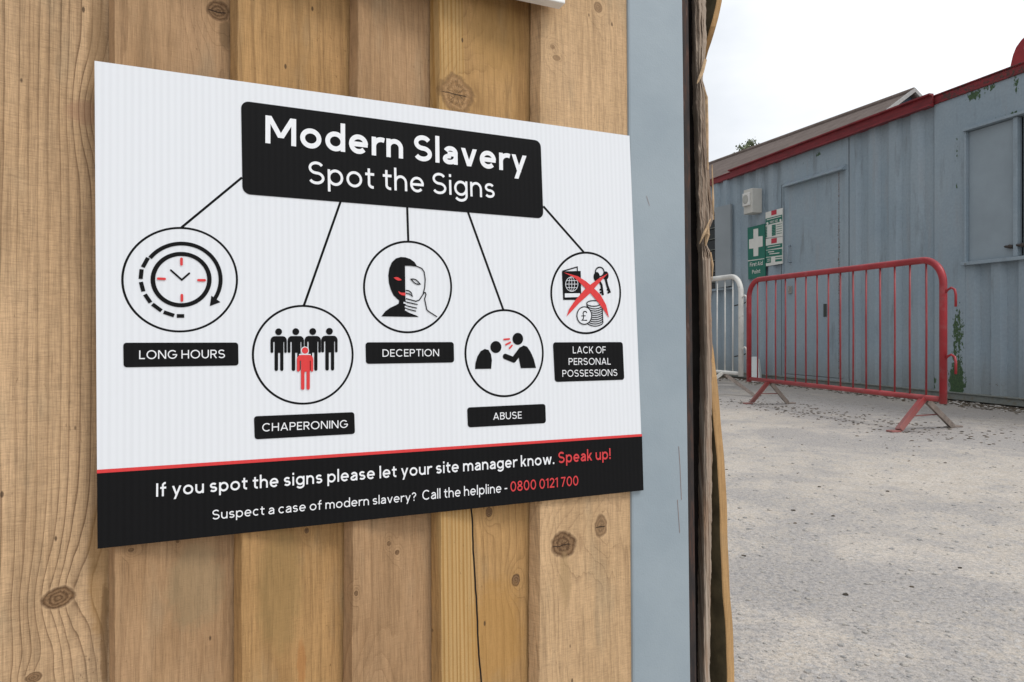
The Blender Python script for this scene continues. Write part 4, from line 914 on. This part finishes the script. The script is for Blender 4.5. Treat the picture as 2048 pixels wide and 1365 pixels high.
GRN = simple('sign_green', (.012, .135, .095), .45, 0, .05, 10); WHT = simple('sign_plastic_white', (.62, .62, .58), .45, 0, .04, 10); SRED = simple('logo_red', (.42, .03, .05), .5)
NW = .012
def wink(z): return Ink(lambda x, y: wp(x, y, NW), z, .00004)
def wpanel(TL, TR, BR, BL, mat, par, off, name='panel'):
    q = [wp(*p, NW) for p in (BL, BR, TR, TL)]; return G().prism(q, .002, NW).build(name, mat, par, off)
fa, fo = wall_thing('first_aid_sign', 1512, 552, 'green sign with a white cross reading First Aid Point, on the cabin wall', 'sign')
TLp, TRp, BRp, BLp = (1495, 456), (1529.3, 447.8), (1530.5, 553), (1496.5, 559)
wpanel(TLp, TRp, BRp, BLp, GRN, fa, fo)
zq = Zm(1410, 360, 5.686)
k = wink(NW + .002); k.poly(zq((552, 563), (606, 552), (607, 645), (657, 640), (658, 757), (608, 768), (607, 864), (553, 872), (552, 780), (503, 786), (502, 680), (552, 670))); k.build('white_cross', WHT, fa, fo)
k = wink(NW + .002); k.poly(zq((490, 918), (675, 893), (675, 901), (490, 928))); k.build('white_rule', WHT, fa, fo)
k = wink(NW + .002); k.text('First Aid', zq((512, 990))[0], zq((657, 968))[0], zq((512, 945))[0], .125); k.build('white_lettering', WHT, fa, fo)
k = wink(NW + .002); k.text('Point', zq((538, 1072))[0], zq((630, 1058))[0], zq((538, 1027))[0], .125); k.build('white_lettering', WHT, fa, fo)
def rect(k, x0, y0, x1, y1, sl=-.26): k.poly(zq((x0, y0 + sl * (x0 - 688)), (x1, y0 + sl * (x1 - 688)), (x1, y1 + sl * (x1 - 688)), (x0, y1 + sl * (x0 - 688))))
GRN2 = GRN
na, no = wall_thing('notice', 1548, 475, 'upper notice with red logo and green First Aid table, right of the first aid sign', 'notice')
wpanel((1531, 425.5), (1564.9, 416.2), (1564.9, 473), (1531.5, 476.5), WHT, na, no)
k = wink(NW + .002)
rect(k, 690, 445, 880, 520); 
for i in range(7): rect(k, 692, 535 + i * 18, 708, 549 + i * 18, -.22); rect(k, 762, 530 + i * 18, 806, 546 + i * 18, -.2)
for i in range(5): rect(k, 815, 534 + i * 26, 878, 540 + i * 26, -.2)
k.build('green_table', GRN, na, no)
k = wink(NW + .002); rect(k, 755, 372, 815, 425); k.build('red_logo', SRED, na, no)
k = wink(NW + .0045); k.text('FIRST AID', zq((742, 500))[0], zq((832, 476))[0], zq((742, 472))[0], .12); k.oval(*zq((714, 497))[0], 2, 3); k.oval(*zq((863, 462))[0], 2, 3); rect(k, 705, 458, 872, 466); k.build('white_lettering', WHT, na, no)
nb2, no2 = wall_thing('notice', 1548, 531, 'lower notice with red logo over green text, under the one with the table', 'notice')
wpanel((1531.6, 478.2), (1564.9, 473.8), (1564.9, 527.5), (1531.8, 533), WHT, nb2, no2)
k = wink(NW + .002)
rect(k, 694, 752, 880, 800, -.17); rect(k, 694, 806, 878, 880, -.12); rect(k, 694, 888, 750, 950, -.12); rect(k, 800, 896, 878, 906, -.12); rect(k, 800, 920, 878, 946, -.12)
k.build('green_block', GRN, nb2, no2)
k = wink(NW + .002); rect(k, 755, 682, 818, 738, -.17); k.build('red_logo', SRED, nb2, no2)
k = wink(NW + .0045); rect(k, 715, 768, 860, 776, -.17); rect(k, 720, 822, 790, 832, -.12); rect(k, 735, 846, 850, 856, -.12); rect(k, 712, 905, 745, 912, -.12); rect(k, 712, 925, 745, 932, -.12); k.build('white_lettering', WHT, nb2, no2)

# ------------------------------------------------------------------ barriers
def barrier_paint(name, col, chip, dirt):
    m = M(name); p = m.obj(); a = m.noise(p, 22, 5, .7); b = m.noise(p, 5, 3, .6)
    c = m.mix(m.mr(b, .35, .7), col, tuple(x * .75 for x in col)); c = m.mix(m.a('MULTIPLY', m.mr(m.noise(p, 11, 4, .65), .52, .68), .4), c, tuple(x * .75 + .09 for x in col)); c = m.mix(m.a('MULTIPLY', m.mr(a, .60, .68), .6), c, chip); c = m.mix(m.a('MULTIPLY', m.mr(m.sep(p)[2], .28, .0), dirt), c, (.30, .25, .21))
    return m.out(c, .42, 0, .4)
BRED = barrier_paint('barrier_red', (.34, .026, .033), (.13, .035, .03), .45); BWHT = barrier_paint('barrier_white', (.66, .65, .61), (.34, .31, .27), .5)
STEEL = simple('dirty_leg_steel', (.22, .18, .155), .75, 0, .2, 25); WIRE = simple('dark_wire', (.03, .03, .028), .7)
def barrier(name, p0, p1, ztop, zbot, nbar, mat, label, leg_mats, legs, rtop=.021, bar_mat=None):
    """p0 far end, p1 near end on the ground; local x runs from far to near"""
    d_ = (p1 - p0); Ln = d_.length; d_.normalize(); nrm = Vector((0, 0, 1)).cross(d_)
    root = empty(name, Matrix(((d_.x, nrm.x, 0, p0.x), (d_.y, nrm.y, 0, p0.y), (d_.z, nrm.z, 1, 0), (0, 0, 0, 1))))
    tag(root, label, 'barrier', 'pedestrian barriers by the cabin')
    R_ = .15; path = [(0, 0, zbot - .025), (0, 0, ztop - R_)]
    path += [(R_ - R_ * math.cos(rad(a)), 0, ztop - R_ + R_ * math.sin(rad(a))) for a in range(9, 91, 9)]
    path += [(Ln - R_ + R_ * math.sin(rad(a)), 0, ztop - R_ + R_ * math.cos(rad(a))) for a in range(0, 91, 9)]
    path += [(Ln, 0, zbot - .025)]
    G().tube(path, rtop, 14).build('frame', mat, root, smooth=True)
    G().tube([(rtop * .9, 0, zbot), (Ln - rtop * .9, 0, zbot)], .017, 12).build('bottom_rail', mat, root, smooth=True)
    proto = None
    for i in range(nbar):
        x = Ln * (i + 1) / (nbar + 1); zt = ztop
        ex = min(x, Ln - x)
        if ex < R_: zt = ztop - R_ + math.sqrt(max(0, R_ ** 2 - (R_ - ex) ** 2))
        bend = .0015 * math.sin(i * 2.3)
        G().tube([(x, 0, zbot), (x + bend, bend, (zbot + zt) / 2), (x, 0, zt - .01)], .0058, 8).build('bar', bar_mat or mat, root, smooth=True)
    for k, (x, fr, rear) in enumerate(legs):
        for kk, (tip, sgn) in enumerate(((fr, 1), (rear, -1))):
            if tip is None: continue
            tip_l = root.matrix_world.inverted() @ tip
            a = Vector((x, .012 * (1 if tip_l.y > 0 else -1), zbot - .012)); b = Vector((tip_l.x, tip_l.y, .012)); ax = (b - a).normalized(); sd_ = Vector((1, 0, 0)); up = ax.cross(sd_).normalized(); hw, th = .024, .008
            lo = [a - sd_ * hw - up * th, a + sd_ * hw - up * th, a + sd_ * hw + up * th, a - sd_ * hw + up * th]; hi = [b - sd_ * hw - up * th, b + sd_ * hw - up * th, b + sd_ * hw + up * th, b - sd_ * hw + up * th]
            g = G().hexa(lo, hi)
            fl = Vector((0, 1 if tip_l.y > 0 else -1, 0)) * .07
            g.box((tip_l.x - hw, min(tip_l.y, tip_l.y + fl.y), .001), (tip_l.x + hw, max(tip_l.y, tip_l.y + fl.y), .011))
            # folded lip along the leg
            g.hexa([a + sd_ * hw - up * th, a + sd_ * (hw + .004) - up * th, a + sd_ * (hw + .004) + up * .026, a + sd_ * hw + up * .026], [b + sd_ * hw - up * th, b + sd_ * (hw + .004) - up * th, b + sd_ * (hw + .004) + up * .026, b + sd_ * hw + up * .026])
            g.build('leg', leg_mats[kk], root, bevel=.0015)
        if fr is not None and rear is not None:
            q1, q2 = root.matrix_world.inverted() @ fr, root.matrix_world.inverted() @ rear
            u = .55; A_ = Vector((x, 0, zbot)).lerp(q1, u); B_ = Vector((x, 0, zbot)).lerp(q2, u)
            G().tube([A_, B_], .004, 6).build('brace', leg_mats[0], root)
    return root, Ln
def lerp_line(u):                                             # point of the red barrier's line under photo column u
    k = (u - CX) / FPX; z = 3.722 / (k + .28); return Vector((k * z, z, 0))
pf, pn_ = lerp_line(1498), lerp_line(1886.5)
Lr = (pn_ - pf).length
frac = lambda x: (lerp_line(x) - pf).length
red, Lr = barrier('pedestrian_barrier', pf, pn_, 1.035, .20, 15, BRED, 'red tubular steel pedestrian barrier standing in front of the cabin door', (BRED, STEEL),
      [(frac(1538), ground(1503, 808), ground(1574, 808)), (frac(1848), ground(1797, 864), ground(1902, 855))], bar_mat=barrier_paint('barrier_red_worn', (.31, .042, .048), (.15, .04, .035), .45))
def hook(par, x, z, mat, s=1):
    g = G(); g.tube([(x, 0, z - .03), (x + s * .03, 0, z), (x + s * .055, 0, z + .012), (x + s * .078, 0, z), (x + s * .085, 0, z - .03), (x + s * .085, 0, z - .10)], .007, 8); g.build('hook', mat, par, smooth=True)
hook(red, Lr, .845, BRED); hook(red, Lr, .455, BRED)
pw = Vector(((1482 - CX) / FPX * 6.55, 6.55, 0)); dw = Vector((-.33, 1, 0)).normalized()
white, Lw = barrier('pedestrian_barrier', pw + dw * 2.1, pw, 1.115, .215, 16, BWHT, 'white tubular steel pedestrian barrier hooked to the far end of the red one', (BWHT, STEEL),
      [(2.1 - .28, pw + dw * .28 + Vector((-.30, -.10, 0)), ground(1507, 793)), (.3, pw + dw * 1.8 + Vector((-.30, -.10, 0)), pw + dw * 1.8 + Vector((.30, .10, 0)))], .024)
for z in (.86, .39):
    G().tube([(Lw - .06, -.03, z - .02), (Lw + .0, .028, z), (Lw + .07, .03, z + .02), (Lw + .14, -.01, z + .03)], .006, 6).build('wire_tie', WIRE, white, smooth=True)
    hook(white, Lw, z + .06, BWHT)

# small folded white board by the wall
WB = simple('white_board', (.60, .63, .62), .5, 0, .06, 5)
q = ground(1511, 764); fw = empty('floor_board', Matrix.Translation(q) @ Matrix.Rotation(rad(-12), 4, 'Z'))
tag(fw, 'small white folded board standing on the ground behind the far end of the red barrier', 'board')
G().hexa([(-.075, -.05, 0), (.045, -.05, 0), (.045, -.04, 0), (-.075, -.04, 0)], [(-.065, .02, .30), (.035, .02, .30), (.035, .03, .30), (-.065, .03, .30)]).build('front_panel', WB, fw, bevel=.004)
G().hexa([(-.03, .10, 0), (.09, .10, 0), (.09, .11, 0), (-.03, .11, 0)], [(-.04, .04, .27), (.055, .04, .27), (.055, .05, .27), (-.04, .05, .27)]).build('back_panel', WB, fw, bevel=.004)

# ------------------------------------------------------------------ house roof beyond the cabin
m = M('roof_tiles'); p = m.obj(); s_, t_, z_ = m.sep(p)
rows_ = m.a('FRACT', m.a('MULTIPLY', t_, 1 / .30)); cols_ = m.a('FRACT', m.a('MULTIPLY', s_, 1 / .26))
c = m.mix(m.mr(m.noise(p, 2.5, 5, .7), .3, .7), (.125, .098, .085), (.165, .13, .115)); c = m.mix(m.a('MULTIPLY', m.mr(rows_, .16, .0), .5), c, (.06, .045, .04)); c = m.mix(m.a('MULTIPLY', m.mr(cols_, .12, .0), .35), c, (.07, .05, .045))
m.bump(m.a('ADD', rows_, cols_), .5, .02); TILE = m.out(c, .85, 0, .2)
za_ = 16.0; ap = CAM + ray(1827, 181) * za_; rdir = Vector(((470 - CX) / FPX, 1, 0)).normalized(); cdir = Vector((-1, rdir.x, 0)).normalized()
# local x away along the ridge, local y down-slope towards the left, z up
hm_ = Matrix(((rdir.x, cdir.x, 0, ap.x), (rdir.y, cdir.y, 0, ap.y), (0, 0, 1, 0), (0, 0, 0, 1)))
house = empty('house', hm_); tag(house, 'house with a brown tiled roof rising behind the site cabin', 'house')
rise = ap.z; sp_, drop, Lh = 3.6, 2.45, 16.
def slope_obj(sgn):
    L_ = math.hypot(sp_, drop); g = G(); g.box((-.0, 0, -.06), (Lh, L_, 0)); o_ = g.build('roof', TILE, house)
    ang = -math.atan2(drop, sp_)
    if sgn > 0: o_.matrix_local = Matrix.Translation((0, 0, rise)) @ Matrix.Rotation(ang, 4, 'X')
    else: o_.matrix_local = Matrix.Translation((Lh, 0, rise)) @ Matrix.Rotation(math.pi, 4, 'Z') @ Matrix.Rotation(ang, 4, 'X')
    return o_
slope_obj(1); slope_obj(-1)
g = G(); g.tube([(-.02, 0, rise - .01), (Lh, 0, rise - .01)], .07, 10); g.build('ridge_tiles', TILE, house, smooth=True)
BRK = simple('house_render_blue_grey', (.05, .065, .095), .8, 0, .15, 4); BARGE = simple('bargeboard_pale', (.34, .33, .32), .6)
g = G(); g.add([(.12, 3.3, 0), (.12, -3.3, 0), (.12, -3.3, rise - drop * 3.3 / sp_ - .07), (.12, 0, rise - .07), (.12, 3.3, rise - drop * 3.3 / sp_ - .07),
       (Lh - .2, 3.3, 0), (Lh - .2, -3.3, 0), (Lh - .2, -3.3, rise - drop * 3.3 / sp_ - .07), (Lh - .2, 0, rise - .07), (Lh - .2, 3.3, rise - drop * 3.3 / sp_ - .07)],
       [(0, 1, 2, 3, 4), (9, 8, 7, 6, 5), (0, 4, 9, 5), (1, 6, 7, 2)]); g.build('wall', BRK, house)
for sg in (1, -1):
    g = G(); g.hexa([(-.05, 0, rise - .05), (0., 0, rise - .05), (0., 0, rise + .04), (-.05, 0, rise + .04)], [(-.05, sg * sp_, rise - drop - .05), (0., sg * sp_, rise - drop - .05), (0., sg * sp_, rise - drop + .04), (-.05, sg * sp_, rise - drop + .04)]); g.build('bargeboard', BARGE, house)

# ------------------------------------------------------------------ tree behind the roof
tz = 42.; tp = CAM + ray(1497, 300) * tz
tree = empty('tree', Matrix.Translation((tp.x, tp.y, 0))); tag(tree, 'tip of a leafy green tree showing above the brown house roof', 'tree')
BARK = simple('bark', (.11, .085, .06), .9, 0, .3, 8); htree = (CAM + ray(1497, 274) * tz).z
m = M('tree_leaves'); oi = m.noise(m.obj(), 1.6, 3); c = m.mix(m.mr(oi, .35, .65), (.15, .18, .11), (.22, .25, .15)); LEAF = m.out(c, .7, 0, .2)
g = G(); rr = random.Random(8); g.tube([(0, 0, 0), (.1, 0, htree * .4), (-.05, .1, htree * .75), (0, 0, htree - .5)], [.28, .2, .1, .03], 8)
tips = []
for i in range(46):
    z0 = htree * (.35 + .62 * i / 46); a = i * 2.4; ln = (htree - z0) * .34 + .24; e_ = Vector((math.cos(a) * ln, math.sin(a) * ln, z0 + ln * .55))
    g.tube([(0, 0, z0), (e_.x * .5, e_.y * .5, z0 + ln * .18), tuple(e_)], [.05, .03, .01], 5)
    for t in (.4, .6, .8, 1.): tips.append((Vector((0, 0, z0)).lerp(e_, t), .14 + ln * .15))
g.build('trunk', BARK, tree)
g = G()
for c_, r_ in tips:
    for k in range(22):
        v = Vector((rr.gauss(0, 1), rr.gauss(0, 1), rr.gauss(0, 1))) * r_ * .55; n_ = Vector((rr.gauss(0, 1), rr.gauss(0, 1), rr.gauss(0, 1))).normalized(); u = n_.orthogonal().normalized(); w_ = n_.cross(u); s = rr.uniform(.05, .10); q = c_ + v
        g.add([q - u * s, q + w_ * s * .6, q + u * s, q - w_ * s * .6], [(0, 1, 2, 3)])
g.build('crown', LEAF, tree, recalc=False)

# ------------------------------------------------------------------ loose stones and litter on the ground
def pebble(g, rr, x, y, r, flat=.6):
    a0 = rr.random() * 6.28; n = 6; vs = [(x, y, r * flat * rr.uniform(.8, 1.1))]
    for lev, (rr_, z) in enumerate(((.75, .75), (1., .15))):
        for i in range(n):
            a = a0 + 2 * math.pi * i / n; k = r * rr_ * rr.uniform(.75, 1.2); vs.append((x + k * math.cos(a), y + k * math.sin(a) * .85, r * flat * z * rr.uniform(.8, 1.15)))
    fs = [(0, 1 + i, 1 + (i + 1) % n) for i in range(n)] + [(1 + i, 1 + n + i, 1 + n + (i + 1) % n, 1 + (i + 1) % n) for i in range(n)]
    g.add(vs, fs)
def stone_mat(name, a, b, d_):
    m = M(name); p = m.obj(); v = m.noise(p, 45, 2); w_ = m.noise(p, 300, 3, .7); c = m.mix(m.mr(v, .35, .65), a, b); c = m.mix(m.a('MULTIPLY', m.mr(w_, .5, .7), .5), c, d_); return m.out(c, .9, 0, .2)
rr = random.Random(12); g = G()
for i in range(2300):
    yy = 1.05 + 6.5 * rr.random() ** 1.9; u0 = .26; xx = yy * (u0 + (.78 - u0) * rr.random()) + .02
    pebble(g, rr, xx, yy, rr.choice((.0018, .0022, .0026, .003, .004, .006)) * rr.uniform(.7, 1.2) * (1 + .10 * yy), .55)
tag(g.build('gravel', stone_mat('gravel_stones', (.27, .265, .26), (.44, .405, .36), (.50, .46, .41))), 'fine loose gravel scattered over the dusty yard', 'gravel', kind='stuff')
rr = random.Random(21); g = G()
for i in range(2600):
    s = -rr.random() * 5.6 + .9; d0 = abs(rr.gauss(.0, .16)) + .03; q = W0 - ww * s + wn * d0; pebble(g, rr, q.x, q.y, rr.uniform(.006, .018), .45)
for i in range(420):
    t = rr.random() * 1.35 - .15; q = pf.lerp(pn_, t); d0 = rr.gauss(.0, .22); pebble(g, rr, q.x + d0, q.y + rr.gauss(0, .12), rr.uniform(.004, .013), .4)
for i in range(45):
    yy = 1.5 + 4.5 * rr.random(); xx = yy * (.27 + .5 * rr.random()); pebble(g, rr, xx, yy, rr.uniform(.004, .009), .5)
tag(g.build('earth_litter', stone_mat('dark_crumbs', (.045, .038, .03), (.13, .10, .07), (.22, .20, .17))), 'dark crumbs of earth and leaf litter gathered along the cabin foot', 'litter', kind='stuff')
rr = random.Random(33); g = G()
for i in range(260):
    s = -rr.random() * 4.6 + .9; d0 = abs(rr.gauss(.12, .14)) + .04; q = W0 - ww * s + wn * d0; pebble(g, rr, q.x, q.y, rr.uniform(.008, .02), .6)
tag(g.build('pale_rubble', stone_mat('pale_chips', (.34, .31, .28), (.46, .43, .40), (.5, .48, .45))), 'pale stone chips lying in the dark earth along the cabin foot', 'rubble', kind='stuff')
